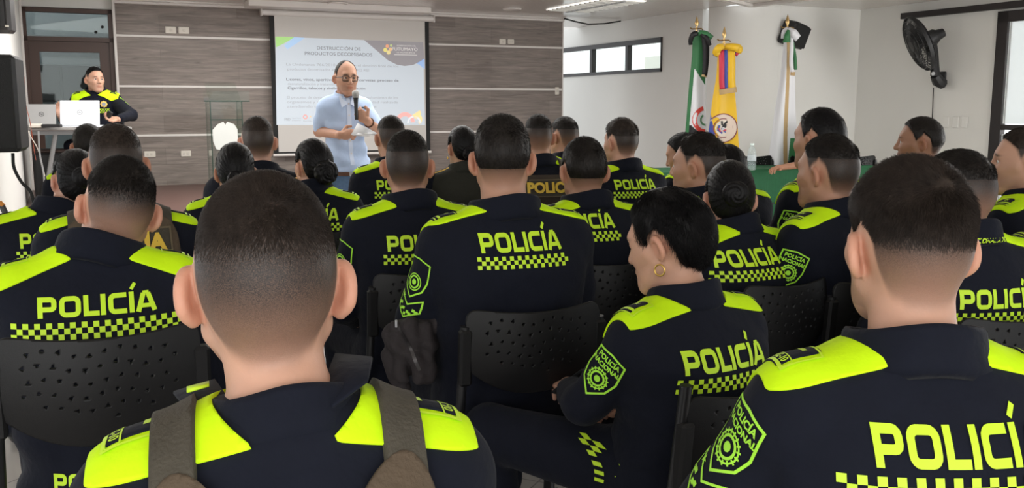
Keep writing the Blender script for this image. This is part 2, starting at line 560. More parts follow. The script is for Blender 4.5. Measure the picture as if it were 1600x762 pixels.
_hair = {}
def hair_style(style, n, seed=1):
    key = (style, n, seed)
    if key in _hair: return _hair[key]
    rng = np.random.default_rng(seed)
    fem = style in ('bun', 'netbun', 'sidebun', 'crop', 'lowbun')
    V, T, N = head_mesh(fem)
    ear = not_ear(V)
    tab = HL_BALD if style == 'bald' else HL_M
    h = hair_h(V, tab)
    VV = []; FF = []; off = 0
    def push(v, f):
        nonlocal off
        VV.append(np.asarray(v, float)); FF.append(np.asarray(f, int) + off); off += len(v)
    up = np.clip((V[:, 2] - .03) / .085, -1, 1)
    if style in ('fade', 'fadelong', 'buzz', 'bald', 'full', 'comb'):
        Lt, f0, f1 = {'fade': (.014, .030, .090), 'fadelong': (.021, .022, .085), 'buzz': (.0085, .02, .09), 'bald': (.008, -.10, -.02), 'full': (.014, -.045, .03), 'comb': (.024, .030, .090)}[style]
        hh = V[:, 2]
        if n > 12000: f0 -= .085
        L = Lt * smoothstep(f0, f1, hh)**(2.2 if n > 12000 else 1) * smoothstep(-.002, .016, h)
        thr = .0095 if n > 12000 else .0045
        S = np.maximum(thr - L, ear * .05)
        if (S < 0).any():
            v, t, l, nn = clip_tris(V, T, S, L, N)
            lump = 1 + .16 * np.sin(v[:, 0] * 90 + v[:, 1] * 60 + seed) * np.sin(v[:, 1] * 110 - v[:, 2] * 60 + seed * 3)
            th = np.maximum((l - thr) * .60 * lump, 0) + .0003
            m = (v + nn * th[:, None], t)
            push(*m)
        Fw = (np.maximum(L[T].mean(1), .0012) > 0) * (h[T].mean(1) > -.004) * (ear[T].mean(1) < 0)
        dens = smoothstep(.0002, .006, L[T].mean(1)) if n > 12000 else .05 + smoothstep(.0012, .007, L[T].mean(1))
        ti, u = sample_surface(V, T, Fw * dens, n, rng)
        tri = T[ti]; w = np.stack([1 - u.sum(1), u[:, 0], u[:, 1]], 1)
        root = (V[tri] * w[..., None]).sum(1); nn = (N[tri] * w[..., None]).sum(1); l = (L[tri] * w).sum(1)
        lenm = np.maximum(l, .0016 if n > 12000 else .0022 if style != 'bald' else .003) * rng.uniform(.7, 1.15, n)
        whorl = np.array([.012, -.072, .092])
        d = root - whorl; d /= np.linalg.norm(d, axis=1)[:, None] + 1e-9
        fwd = np.array([0, 1.0, 0]) if style != 'comb' else np.array([.55, .4, 0])
        topw = smoothstep(.05, .10, root[:, 2])[:, None]
        d = d * (1 - .5 * topw) + fwd * .5 * topw + np.array([0, -.1, -.9]) * (1 - topw)
        sw = np.stack([np.sin(root[:, 1] * 70 + seed), np.sin(root[:, 2] * 90 + seed * 2), np.cos(root[:, 0] * 80 + seed)], 1)
        d += .35 * sw + rng.normal(0, .16, (n, 3))
        d -= nn * (d * nn).sum(1)[:, None]
        d /= np.linalg.norm(d, axis=1)[:, None] + 1e-9
        lift = (.28 + .35 * rng.random(n))[:, None] * (.35 + .65 * topw)
        dirs = nn * lift * 1.3 + d * .75
        r = np.full(n, .00034 if n > 12000 else .0006)
        th = np.maximum((l - thr) * .45, 0)[:, None]
        v, f = strands_mesh('h', root + nn * (th - .0006), dirs, -nn * lift * .6 + d * .2, lenm, r * ((.30 if n > 12000 else .45) + .6 * smoothstep(.001, .008, l)), 2 if n < 12000 else 3)
        push(v, f)
    elif style == 'crop':                       # short tousled women's cut covering the top of the ear
        hh = h + .012
        L = .050 * smoothstep(-.004, .05, hh)
        S = np.maximum(-(hh - .002), ear * .05)
        v, t, l, nn = clip_tris(V, T, S, L, N)
        lump = 1 + .18 * np.sin(v[:, 0] * 110 + v[:, 2] * 50) * np.sin(v[:, 1] * 90 - v[:, 2] * 70)
        push(v + nn * (.002 + l * .24 * lump)[:, None], t)
        ti, u = sample_surface(v, t, np.ones(len(t)), n, rng)
        tri = t[ti]; w = np.stack([1 - u.sum(1), u[:, 0], u[:, 1]], 1)
        root = (v[tri] * w[..., None]).sum(1); n2 = (nn[tri] * w[..., None]).sum(1); l2 = (l[tri] * w).sum(1)
        d = root - np.array([.0, -.03, .13]); d[:, 2] -= .10
        sw = np.stack([np.sin(root[:, 1] * 60 + root[:, 2] * 30), np.sin(root[:, 0] * 70), np.cos(root[:, 1] * 75)], 1)
        d /= np.linalg.norm(d, axis=1)[:, None]; d += .45 * sw + rng.normal(0, .13, (n, 3))
        d -= n2 * (d * n2).sum(1)[:, None]; d /= np.linalg.norm(d, axis=1)[:, None]
        v3, f3 = strands_mesh('h', root + n2 * (l2 * .18)[:, None], d * .9 + n2 * .42, -n2 * .36, np.maximum(l2, .012) * rng.uniform(.5, .95, n), .00055, 4, .12)
        push(v3, f3)
    else:                                       # drawn back into a bun
        hh = h + .004
        S = np.maximum(-hh, ear * .05)
        v, t, l, nn = clip_tris(V, T, S, hh, N)
        back = np.array({'bun': (0, -.115, .015), 'netbun': (0, -.122, .030), 'sidebun': (0, -.118, -.018), 'lowbun': (0, -.112, -.02)}[style])
        ang = np.arctan2(v[:, 0], (v[:, 2] - back[2]))
        gro = .0005 * np.sin(ang * 46 + 2 * np.sin(v[:, 1] * 40)) + .0006 * np.sin(ang * 19 + 1)
        th = .0015 + .010 * smoothstep(0, .035, l) + gro
        push(v + nn * th[:, None], t)
        R = {'bun': .040, 'netbun': .043, 'sidebun': .056, 'lowbun': .036}[style]
        G = Field(axis(-.075, .075, .004), axis(-.06, .05, .004), axis(-.08, .08, .004))
        G.add(ell((0, 0, 0), (R, R * .62, R)), 0)
        if style in ('sidebun', 'lowbun'):
            for k in range(9):
                a = k * 2 * np.pi / 9
                p = np.array([R * .72 * math.cos(a), -.008, R * .72 * math.sin(a)])
                q = np.array([R * .72 * math.cos(a + .5), -.016, R * .72 * math.sin(a + .5)])
                G.add(cone(p, q, R * .34, R * .26), .003)
            G.add(cone((-R * .3, -.018, -.005), (R * .3, -.022, .006), .013, .012), .003)
        else:
            G.add(ell((0, .012, 0), (R * .8, R * .7, R * .8)), .01)
        bv, bq = G.mesh()
        a = np.arctan2(bv[:, 0], bv[:, 2]); rr = np.hypot(bv[:, 0], bv[:, 2])
        bn = vnormals(bv, quads_tris(bq))
        bv = bv + bn * (.0012 * np.sin(a * 3 + rr * 420))[:, None]
        push(bv + back + np.array([0, -R * .25, 0]), quads_tris(bq))
        if n:
            ti, u = sample_surface(v, t, np.ones(len(t)), n, rng)
            tri = t[ti]; w = np.stack([1 - u.sum(1), u[:, 0], u[:, 1]], 1)
            root = (v[tri] * w[..., None]).sum(1); n2 = (nn[tri] * w[..., None]).sum(1); l2 = (th[tri] * w).sum(1)
            d = back - root; dl = np.linalg.norm(d, axis=1)[:, None]; d /= dl
            d -= n2 * (d * n2).sum(1)[:, None]; d /= np.linalg.norm(d, axis=1)[:, None] + 1e-9
            d += rng.normal(0, .05, (n, 3))
            v3, f3 = strands_mesh('h', root + n2 * (l2 - .0003)[:, None], d + n2 * .05, -n2 * .09 * 4, np.minimum(dl[:, 0], .03), .00045, 4)
            push(v3, f3)
    tri_all = []; quad_all = []
    for f in FF: (tri_all if f.shape[1] == 3 else quad_all).append(f)
    faces = ([np.concatenate(tri_all)] if tri_all else []) + ([np.concatenate(quad_all)] if quad_all else [])
    me = np_mesh('hair', np.concatenate(VV), faces)
    _hair[key] = me
    return me

# torso section by height: half width, half depth, centre line (for a seated head top of 1.33)
T_A = [(.42, .165), (.48, .185), (.56, .182), (.66, .172), (.76, .178), (.86, .192), (.93, .200), (.975, .196), (1.010, .178), (1.035, .145), (1.058, .100), (1.085, .070), (1.12, .058)]
T_B = [(.42, .125), (.48, .145), (.56, .140), (.66, .126), (.76, .122), (.86, .126), (.93, .122), (.975, .110), (1.010, .094), (1.035, .082), (1.058, .074), (1.085, .066), (1.12, .056)]
T_C = [(.42, .02), (.50, .01), (.60, -.010), (.72, -.026), (.84, -.034), (.93, -.030), (1.0, -.012), (1.05, .002), (1.10, .012), (1.2, .02)]

class Pose: pass

def hand(G, w, d, n, side, curl=.5, s=1.0, spread=.12, k=.006, thumb=.6):
    """palm, four unequal bent fingers and a thumb from the side of the palm. w wrist, d along, n palm normal"""
    w = np.array(w, float); d = np.array(d, float) / np.linalg.norm(d); n = np.array(n, float); n -= d * (n @ d); n /= np.linalg.norm(n)
    t = np.cross(n, d) * side                   # towards the thumb
    pts = []
    R = np.stack([t, d, n], 1)
    pc = w + d * .048 * s
    G.add(ell(pc, np.array((.041, .052, .0155)) * s, R), k)
    G.add(cone(w, w + d * .03 * s, .026 * s, .024 * s), .012)
    for i, (o, L) in enumerate(((.027, .072), (.009, .080), (-.009, .074), (-.026, .058))):
        a = w + d * (.086 - .004 * abs(i - 1)) * s + t * o * s
        dirn = d + t * spread * (1.2 - i * .8)
        ang = 0
        r = (.0092, .0095, .0090, .0080)[i] * s
        for j, fr in enumerate((.45, .32, .23)):
            ang += curl * (.9, 1.0, .8)[j]
            v = dirn / np.linalg.norm(dirn) * math.cos(ang) + n * math.sin(ang)
            b = a + v * L * fr * s
            G.add(cone(a, b, r, r * .92), k * .6); a = b; r *= .93
    a = w + d * .028 * s + t * .030 * s
    b = a + (d * .55 + t * .75 + n * .35 * thumb) * .040 * s
    c = b + (d * .85 + t * .15 * (1 - thumb) + n * .5 * thumb) * .032 * s
    G.add(cone(a, b, .0135 * s, .0115 * s), k); G.add(cone(b, c, .0112 * s, .009 * s), k * .6)

def make_person(p):
    """p: dictionary; local frame: faces +y, x to the person's right, feet on z=0"""
    g = p.get
    fem = g('fem', False); hs = g('hs', 1.0) * (.965 if fem else 1.0)
    H = (at(*p['top'])[2] - g('floor', 0.0) - {'fade': .007, 'fadelong': .011, 'full': .007, 'comb': .012, 'buzz': .003, 'crop': .012, 'bald': 0}.get(g('hair'), .010)) if 'top' in p else g('H', 1.33); sw = g('sw', .93 if fem else 1.0); bulk = g('bulk', 1.0); lean = g('lean', .05); stand = g('stand', False)
    base = .50 if not stand else .95
    lift = 0 if not stand else .45
    neck_l = g('neck', -.022 if not g('stand') else 0.0)
    ks = (H - neck_l - base) / (1.33 + lift - base) if not stand else (H - neck_l - base) / (1.33 + .45 - base)
    def Z(z): return base + (z + lift - base) * ks if z + lift > base else z + lift
    def zi(z): return np.where(z > base, base + (z - base) / ks, z) - lift
    til = g('tilt', 0.0); slouch = g('slouch', 1.0)
    def C(z): return sinterp(zi(z), T_C) * slouch - lean * (z - base)
    def CX(z): return til * (z - base)
    res = g('res', .008); fine = g('fine', .0035)
    # head frame
    hz = H - .117 * HZS * hs
    hc = np.array([CX(H) + g('hx', 0), float(C(Z(1.10))) + .030 + g('hy', 0.0), hz])
    R = rot(0, 0, g('hyaw', 0)) @ rot(g('hpitch', 0), 0, 0) @ rot(0, g('hroll', 0), 0)
    piv = hc + np.array([0, -.015, -.06])
    hc = piv + R @ np.array([0, .015, .06]) * 1.0
    nb = np.array([CX(Z(1.03)), float(C(Z(1.03))) - .002, Z(1.02)])
    nt_ = hc + R @ np.array([0, -.020, -.045]) * hs
    nr = g('neckr', .050 if fem else .057) * hs
    # where the figure stands: the head's top is where the photo shows it
    yaw = math.radians(g('yaw', 22.0)); fl = g('floor', 0.0)
    cy, sy = math.cos(yaw), math.sin(yaw)
    if 'top' in p:
        tp = at(*p['top'])
        hx, hy = CX(H) + g('hx', 0), hc[1]
        loc = np.array([tp[0] - (cy * hx - sy * hy), tp[1] - (sy * hx + cy * hy), fl])
    else: loc = np.array([0, 0, fl])
    def local(q):
        q = np.array(q, float) - loc
        return np.array([cy * q[0] + sy * q[1], -sy * q[0] + cy * q[1], q[2]])
    def joint(v):
        return local(at(*v[1:])) if isinstance(v[0], str) else np.array(v, float)
    # arm joints (per side): shoulder, elbow, wrist in local space
    arms = {}
    for s in (-1, 1):
        sh = np.array([s * .172 * sw + CX(Z(.975)), float(C(Z(.975))) + .004 + g('shy', {}).get(s, 0), Z(.982) + g('shz', {}).get(s, 0)])
        a = g('arm', {}).get(s)
        if a is None:
            el = np.array([s * (.225 * sw + .01), float(C(Z(.80))) + .085, Z(.715)]); wr = np.array([s * .105, float(C(Z(.8))) + .31, .60 + lift * .9])
        else:
            el, wr = joint(a[0]), joint(a[1])
        arms[s] = (sh, el, wr)
    legs = {}
    for s in (-1, 1):
        l = g('leg', {}).get(s)
        if stand:
            hip = np.array([s * .09, 0, .93]); kn = np.array([s * .10, .01, .50]); an = np.array([s * .11, -.02, .09])
        else:
            hip = np.array([s * .09, .01, .535])
            if l is None: kn = np.array([s * .15, .44, .52]); an = np.array([s * .16, .42, .10])
            else: kn, an = joint(l[0]), joint(l[1])
        legs[s] = (hip, kn, an)
    root = empty('person', tuple(loc), yaw)
    # ---- body: one continuous surface, finer around head and seen hands
    hb = .155 * hs
    fx = [(hc[0] - hb * .8, hc[0] + hb * .8, fine)]; fy = [(hc[1] - hb, hc[1] + hb, fine)]; fz = [(hc[2] - .14 * hs, hc[2] + .135 * hs, fine)]
    hands = {}
    for s in (-1, 1):
        sh, el, wr = arms[s]
        hd = g('hand', {}).get(s, {})
        d = np.array(hd.get('d', (wr - el) / np.linalg.norm(wr - el))); n = np.array(hd.get('n', (0, 0, -1)))
        hands[s] = (wr, d, n, hd.get('curl', .35), hd.get('thumb', .5))
        if hd.get('fine'):
            c = wr + d / np.linalg.norm(d) * .09
            for f_, i in ((fx, 0), (fy, 1), (fz, 2)): f_.append((c[i] - .10, c[i] + .10, hd['fine']))
    allp = np.array([x for s in (-1, 1) for x in (*arms[s], *legs[s])] + [hc])
    lo = allp.min(0) - .22; hi = allp.max(0) + .22; lo[2] = -.02
    bres = max(res * 1.5, .011)
    G = Field(axis(lo[0], hi[0], bres, fx), axis(lo[1], hi[1], bres, fy), axis(lo[2], hi[2], bres, fz))
    G.add(torso_prim(Z, C, CX, zi, sw * .93, bulk * .9, lo, hi, off=-.012, ztop=1.06), 0)
    for s in (-1, 1):
        sh, el, wr = arms[s]
        G.add(cone(sh, el, .048, .040), .04); G.add(cone(el, wr, .040, .027), .02)
        hip, kn, an = legs[s]
        G.add(cone(hip, kn, .075, .055), .05); G.add(cone(kn, an, .052, .036), .02)
        G.add(cone(an + np.array([0, -.03, -.03]), an + np.array([s * .02, .14, -.055]), .035, .028), .02)
    G.add(cone(nb, nt_, nr * 1.06, nr), .035)
    for s in (-1, 1):                               # trapezius
        G.add(cone(nb + np.array([0, -.015, .05]), arms[s][0] + np.array([-s * .05, -.01, .01]), .028, .028), .04)
    hf = head_sdf(fem)
    def hfun(x, y, z):
        px, py, pz = (x - hc[0]) / hs, (y - hc[1]) / hs, (z - hc[2]) / hs
        q = [R[0][i] * px + R[1][i] * py + R[2][i] * pz for i in range(3)]
        return hf(*q) * hs
    G.add((hfun, hc - .15 * hs, hc + .15 * hs), .020)
    for s in (-1, 1):
        wr, d, n, cu, th = hands[s]
        hand(G, wr, d, n, -s, cu, 1.0 if not fem else .92, thumb=th)
    V, Q = G.mesh()
    q = ((V - hc) / hs) @ R
    me = np_mesh('body', V, Q)
    tab = HL_BALD if g('hair') == 'bald' else HL_M
    hh = hair_h(q, tab)
    ne = not_ear(q)
    near = (np.linalg.norm(q, axis=1) < .17) & (q[:, 2] > -.09)
    f0, f1, mx = g('fade', (-.080, .045, .985)); mx = max(mx, .985)
    sc = np.where(near, (g('fade0', .24) + (1 - g('fade0', .24)) * smoothstep(f0, f1, q[:, 2])) * mx * smoothstep(-.008, .016, hh), 0) * smoothstep(.15, -.25, ne)
    q = q / HSC
    brow = np.exp(-(((np.abs(q[:, 0]) - .031) / .017)**4 + ((q[:, 2] - .026 + .12 * (np.abs(q[:, 0]) - .03)) / .0042)**4)) * (q[:, 1] > .06)
    beard = .22 * smoothstep(-.035, -.06, q[:, 2]) * smoothstep(.0, .03, q[:, 1]) * (q[:, 2] > -.12) * (0 if fem else 1)
    sc = np.maximum(np.maximum(sc, np.where(near, brow * .85, 0)), np.where(near, beard, 0))
    lip = np.exp(-((q[:, 0] / .022)**4 + ((q[:, 2] + .062) / .011)**4)) * (q[:, 1] > .085)
    red = np.where(near, np.maximum(lip * .75, smoothstep(0, .5, ne) * .38), 0) * smoothstep(.2, .1, np.linalg.norm(q, axis=1))
    red = np.maximum(red, .12)
    set_attr(me, 'scalp', sc); set_attr(me, 'red', red)
    body = mobj('body', me, g('skin'), root)
    hm = Matrix(R.tolist()).to_4x4(); hm.translation = Vector(hc.tolist())
    hm = hm @ Matrix.Scale(hs, 4)
    if g('hair') and g('hair') != 'none':
        ho = mobj('hair', hair_style(g('hair'), g('nh', 4000), g('seed', 1)), None, root)
        ho.matrix_local = hm
        if len(ho.data.materials) == 0: ho.data.materials.append(g('hmat'))
        if ho.data.materials[0] != g('hmat'):
            ho.material_slots[0].link = 'OBJECT'; ho.material_slots[0].material = g('hmat')
    if g('eyes'):
        for s in (-1, 1):
            e = MB(); e.lathe([(.0001, .0128), (.003, .0125), (.006, .0113), (.009, .0091), (.0115, .0056), (.0128, 0), (.011, -.006), (.0001, -.0128)], n=20, R=rot(-math.pi / 2, 0, 0), caps=False)
            eo = e.obj('eye', M_eye, root, True)
            ir = MB(); ir.lathe([(.0001, .01305), (.003, .0130), (.0062, .0117)], n=16, R=rot(-math.pi / 2, 0, 0), caps=False)
            io = ir.obj('iris', M_iris, eo, True)
            eo.matrix_local = hm @ Matrix.Translation((s * .030 * HXS, .0785, .003)) @ Matrix.Rotation(g('gaze', 0), 4, 'Z')
    D = Pose(); D.local = local; D.loc = loc; D.yaw = yaw
    D.root, D.R, D.hc, D.hs, D.arms, D.legs, D.hm, D.body, D.Z, D.C, D.CX, D.H, D.sw, D.bulk, D.zi, D.nb, D.nt, D.nr, D.lo, D.hi, D.hands = root, R, hc, hs, arms, legs, hm, body, Z, C, CX, H, sw, bulk, zi, nb, nt_, nr, lo, hi, hands
    return D

def torso_prim(Z, C, CX, zi, sw, bulk, lo, hi, off=0.0, ztop=1.12, zbot=.43, flat=2.35):
    zb, zt = float(Z(zbot)), float(Z(ztop))
    def f(x, y, z):
        zz = zi(z)
        a = sinterp(zz, T_A) * sw + off; b = sinterp(zz, T_B) * bulk + off
        c = C(z); cx = CX(z)
        px = np.abs((x - cx) / a); py = np.abs((y - c) / b)
        k = (px**flat + py**flat)**(1 / flat)
        d = (k - 1) * np.minimum(a, b) * .9
        return smax(smax(d, z - zt, .02), zb - z, .02)
    return f, np.array([-.26, -.36, zb]), np.array([.26, .3, zt])
# ------------------------------------------------------------------ lettering in the plane
def subdiv(P, step):
    out = []
    for a, b in zip(P[:-1], P[1:]):
        a = np.array(a, float); b = np.array(b, float); n = max(1, int(np.ceil(np.linalg.norm(b - a) / step)))
        out += [a + (b - a) * i / n for i in range(n)]
    out.append(np.array(P[-1], float))
    return np.array(out)

def roundrect(x0, y0, x1, y1, r, n=4, start=0):
    P = []
    for cx, cy, a0 in ((x1 - r, y1 - r, 0), (x0 + r, y1 - r, 90), (x0 + r, y0 + r, 180), (x1 - r, y0 + r, 270)):
        for k in range(n + 1):
            a = math.radians(a0 + 90 * k / n); P.append((cx + r * math.cos(a), cy + r * math.sin(a)))
    return P

def stroke(P, w, closed=False, step=.12):
    """ribbon of width w along a polyline -> (V2, quads)"""
    P = list(P)
    if closed: P = P + [P[0]]
    P = subdiv(P, step)
    if closed: P = P[:-1]
    n = len(P)
    if closed:
        T0 = P - np.roll(P, 1, 0); T1 = np.roll(P, -1, 0) - P
    else:
        D = np.diff(P, axis=0); T0 = np.concatenate([D[:1], D]); T1 = np.concatenate([D, D[-1:]])
    T0 = T0 / (np.linalg.norm(T0, axis=1)[:, None] + 1e-12); T1 = T1 / (np.linalg.norm(T1, axis=1)[:, None] + 1e-12)
    N0 = np.stack([-T0[:, 1], T0[:, 0]], 1); N1 = np.stack([-T1[:, 1], T1[:, 0]], 1)
    M = N0 + N1; M /= np.linalg.norm(M, axis=1)[:, None] + 1e-12
    s = (w / 2) / np.maximum((M * N0).sum(1), .5)
    A = P + M * s[:, None]; B = P - M * s[:, None]
    V = np.concatenate([A, B]); m = n if closed else n - 1
    Q = np.array([[i, n + i, n + (i + 1) % n, (i + 1) % n] for i in range(m)])
    return V, Q

def join2(parts):
    V = []; F = []; n = 0
    for v, f in parts:
        V.append(np.asarray(v, float)); F.append(np.asarray(f, int) + n); n += len(v)
    fs = []
    for k in (3, 4):
        sel = [f for f in F if f.ndim == 2 and f.shape[1] == k]
        if sel: fs.append(np.concatenate(sel))
    return np.concatenate(V), fs

def word_policia(width, height):
    """the wide square lettering POLICÍA, centred; unit cell height 1"""
    w = .235; h = w / 2; parts = []; x = 0
    def put_(st, dx): parts.append((st[0] + np.array([dx, 0]), st[1]))
    def O(dx, W): put_(stroke(roundrect(h, h, W - h, 1 - h, .2), w, True), dx)
    gap = .115
    # P
    put_(stroke([(h, 0), (h, .5), (h, 1)], w), x)
    put_(stroke([(w, 1 - h)] + [(.86 - h - .16 + .16 * math.sin(a), 1 - h - .16 + .16 * math.cos(a)) for a in np.linspace(0, math.pi / 2, 4)] +
                [(.86 - h - .16 + .16 * math.cos(a), .30 + h + .0 + .13 - .13 * math.sin(a)) for a in np.linspace(0, math.pi / 2, 4)] + [(w, .30 + h)], w), x); x += .86 + gap
    O(x, .98); x += .98 + gap
    put_(stroke([(h, 1), (h, 0)], w), x); put_(stroke([(w, h), (.72, h)], w), x); x += .72 + gap * .6
    put_(stroke([(h, 0), (h, 1)], w), x); x += w + gap
    rr = [(.86, 1 - h)] + [(h + .2 - .2 * math.sin(a), 1 - h - .2 + .2 * math.cos(a)) for a in np.linspace(0, math.pi / 2, 5)] + [(h + .2 - .2 * math.cos(a), h + .2 - .2 * math.sin(a)) for a in np.linspace(0, math.pi / 2, 5)] + [(.86, h)]
    put_(stroke(rr, w), x); x += .86 + gap
    put_(stroke([(h, 0), (h, 1)], w), x); put_(stroke([(h + .0, 1.12), (h + .2, 1.42)], .17), x); x += w + gap * .5
    put_(stroke([(h, 0), (.40, .88)], w), x); put_(stroke([(1.02 - h, 0), (1.02 - .40, .88)], w), x)
    put_(stroke([(.36, .93), (1.02 - .36, .93)], .14), x); put_(stroke([(.28, .28), (1.02 - .28, .28)], .2), x); x += 1.02
    V, F = join2(parts)
    V[:, 0] = (V[:, 0] / x - .5) * width; V[:, 1] = (V[:, 1] - .5) * height
    return V, F

def checks(width, rows, cols):
    s = width / cols; V = []; F = []
    for r in range(rows):
        for c in range(cols):
            if (r + c) % 2: continue
            x = c * s - width / 2; z = (r - rows / 2) * s; n = len(V)
            V += [(x, z), (x + s, z), (x + s, z + s), (x, z + s)]; F.append([n, n + 1, n + 2, n + 3])
    return np.array(V), [np.array(F)]

_txt = {}
def text2(body, size, bold=0.0, align='CENTER'):
    """text as a flat mesh (V2, faces list)"""
    k = (body, size, bold, align)
    if k in _txt: return _txt[k]
    c = bpy.data.curves.new('t', 'FONT'); c.body = body; c.size = size; c.align_x = align; c.align_y = 'CENTER'; c.offset = bold; c.resolution_u = 3
    o = bpy.data.objects.new('t', c); bpy.context.scene.collection.objects.link(o)
    dg = bpy.context.evaluated_depsgraph_get()
    me = bpy.data.meshes.new_from_object(o.evaluated_get(dg))
    V = np.array([v.co[:2] for v in me.vertices]).reshape(-1, 2); F = [list(p.vertices) for p in me.polygons]
    bpy.data.objects.remove(o); bpy.data.curves.remove(c); bpy.data.meshes.remove(me)
    t = [f for f in F if len(f) == 3]; q = [f for f in F if len(f) == 4]
    _txt[k] = (V, [np.array(f) for f in (t, q) if f])
    return _txt[k]

def xf2(part, dx=0, dy=0, a=0.0, s=1.0):
    V, F = part
    c, sn = math.cos(a), math.sin(a)
    return (V * s) @ np.array([[c, sn], [-sn, c]]) + np.array([dx, dy]), F
def multi(*parts):
    out = []
    for V, F in parts:
        fl = F if isinstance(F, list) else [F]
        first = True
        for f in fl:
            out.append((V, f))
    # vertices repeat per face array, harmless
    return join2(out)

def ring2(r, w, n=28, cx=0, cy=0, a0=0, a1=360):
    full = abs(a1 - a0) >= 360
    P = [(cx + r * math.cos(math.radians(a)), cy + r * math.sin(math.radians(a))) for a in np.linspace(a0, a1, n + (0 if full else 1), endpoint=not full)]
    return stroke(P, w, full, 1)
def disc2(r, n=24, cx=0, cy=0):
    V = [(cx, cy)] + [(cx + r * math.cos(2 * math.pi * k / n), cy + r * math.sin(2 * math.pi * k / n)) for k in range(n)]
    return np.array(V), np.array([[0, 1 + k, 1 + (k + 1) % n] for k in range(n)])
def star2(r, cx=0, cy=0, n=5, r2=.42):
    V = [(cx, cy)]
    for k in range(2 * n):
        rr = r if k % 2 == 0 else r * r2; a = math.pi / 2 + math.pi * k / n
        V.append((cx + rr * math.cos(a), cy + rr * math.sin(a)))
    return np.array(V), np.array([[0, 1 + k, 1 + (k + 1) % (2 * n)] for k in range(2 * n)])

SHIELD = [(-.040, .052), (.0, .058), (.040, .052), (.041, .0), (.032, -.030), (.0, -.058), (-.032, -.030), (-.041, .0)]
def shield_badge(detail=True):
    out = [stroke(SHIELD, .0045, True, .02)]
    out += [ring2(.0235, .003, cy=-.012), ring2(.0165, .0045, cy=-.012), disc2(.008, 10, cy=-.012)]
    if detail:
        out += [stroke([(.0195 * math.cos(a), -.012 + .0195 * math.sin(a)), (.0275 * math.cos(a), -.012 + .0275 * math.sin(a))], .003, False, 1) for a in np.linspace(0, 2 * math.pi, 16, endpoint=False)]
        out += [xf2(text2('POLICÍA', .017, .0006), 0, .040), xf2(text2('NACIONAL', .0155, .0006), 0, .0235)]
    return multi(*out)
def chevron_badge():
    out = [stroke([(-.040, .014), (.0, -.012), (.040, .014), (.040, -.022), (.0, -.050), (-.040, -.022)], .004, True, .02)]
    for i in range(9):
        for j in range(2):
            if (i + j) % 2: continue
            x = -.036 + i * .008; y = -.020 - .026 * (1 - abs(x) / .040) + j * .008
            out.append((np.array([(x, y), (x + .008, y), (x + .008, y + .008), (x, y + .008)]), np.array([[0, 1, 2, 3]])))
    out.append(star2(.009, -.026, .006))
    return multi(*out)

class Skin:
    """a garment surface to lay lettering on"""
    def __init__(s, V, T):
        s.bvh = BVHTree.FromPolygons(V.tolist(), T.tolist())
    def lay(s, name, part, o, ux, uy, mat_, parent, off=.0022, reach=.35):
        """part (V2, faces) drawn at o with axes ux, uy and pressed on along -(ux x uy)"""
        V2, F = part
        F = F if isinstance(F, list) else [F]
        o = np.array(o, float); ux = np.array(ux, float); uy = np.array(uy, float); n = np.cross(ux, uy); n /= np.linalg.norm(n)
        P = o + V2[:, :1] * ux + V2[:, 1:] * uy
        out = []; last = None; ok = np.ones(len(P), bool)
        for i, p in enumerate(P):
            st = p + n * reach
            h = s.bvh.ray_cast(Vector(st), Vector(-n), reach * 2)
            if h[0] is None:
                ok[i] = False; out.append(p)
            else:
                nn = h[1] if h[1].dot(Vector(n)) > 0 else -h[1]
                out.append(np.array(h[0]) + np.array(nn) * off)
        F2 = []
        for f in F:
            f = f[ok[f].all(1)]
            if len(f): F2.append(f)
        if not F2: return None
        P = np.array(out)
        # drop faces that jump across a gap in the cloth
        F3 = []
        for f in F2:
            e = np.linalg.norm(P[f] - np.roll(P[f], 1, axis=1), axis=2); e2 = np.linalg.norm(V2[f] - np.roll(V2[f], 1, axis=1), axis=2)
            f = f[(e < e2 * 3 + .004).all(1)]
            if len(f): F3.append(f)
        if not F3: return None
        me = np_mesh(name, P, F3)
        return mobj(name, me, mat_, parent)

def cloth_folds(G, Z, s=1.0, seed=0, lo=.0018, hi=.0085):
    def f(x, y, z):
        amp = lo + (hi - lo) * smoothstep(Z(.95), Z(.68), z)
        a = np.sin(17 * x + 2.2 * np.sin(9 * z + seed) + 31 * z + 6 * y + seed)
        b = np.sin(-21 * x + 27 * z + 1.7 * np.sin(13 * x + seed) + 9 * y + 2 * seed)
        c = np.sin(58 * z + 9 * x + 5 * np.sin(7 * x + 3 * seed))
        return s * amp * (.6 * a * np.abs(a) + .5 * b + .35 * c)
    G.warp(f)

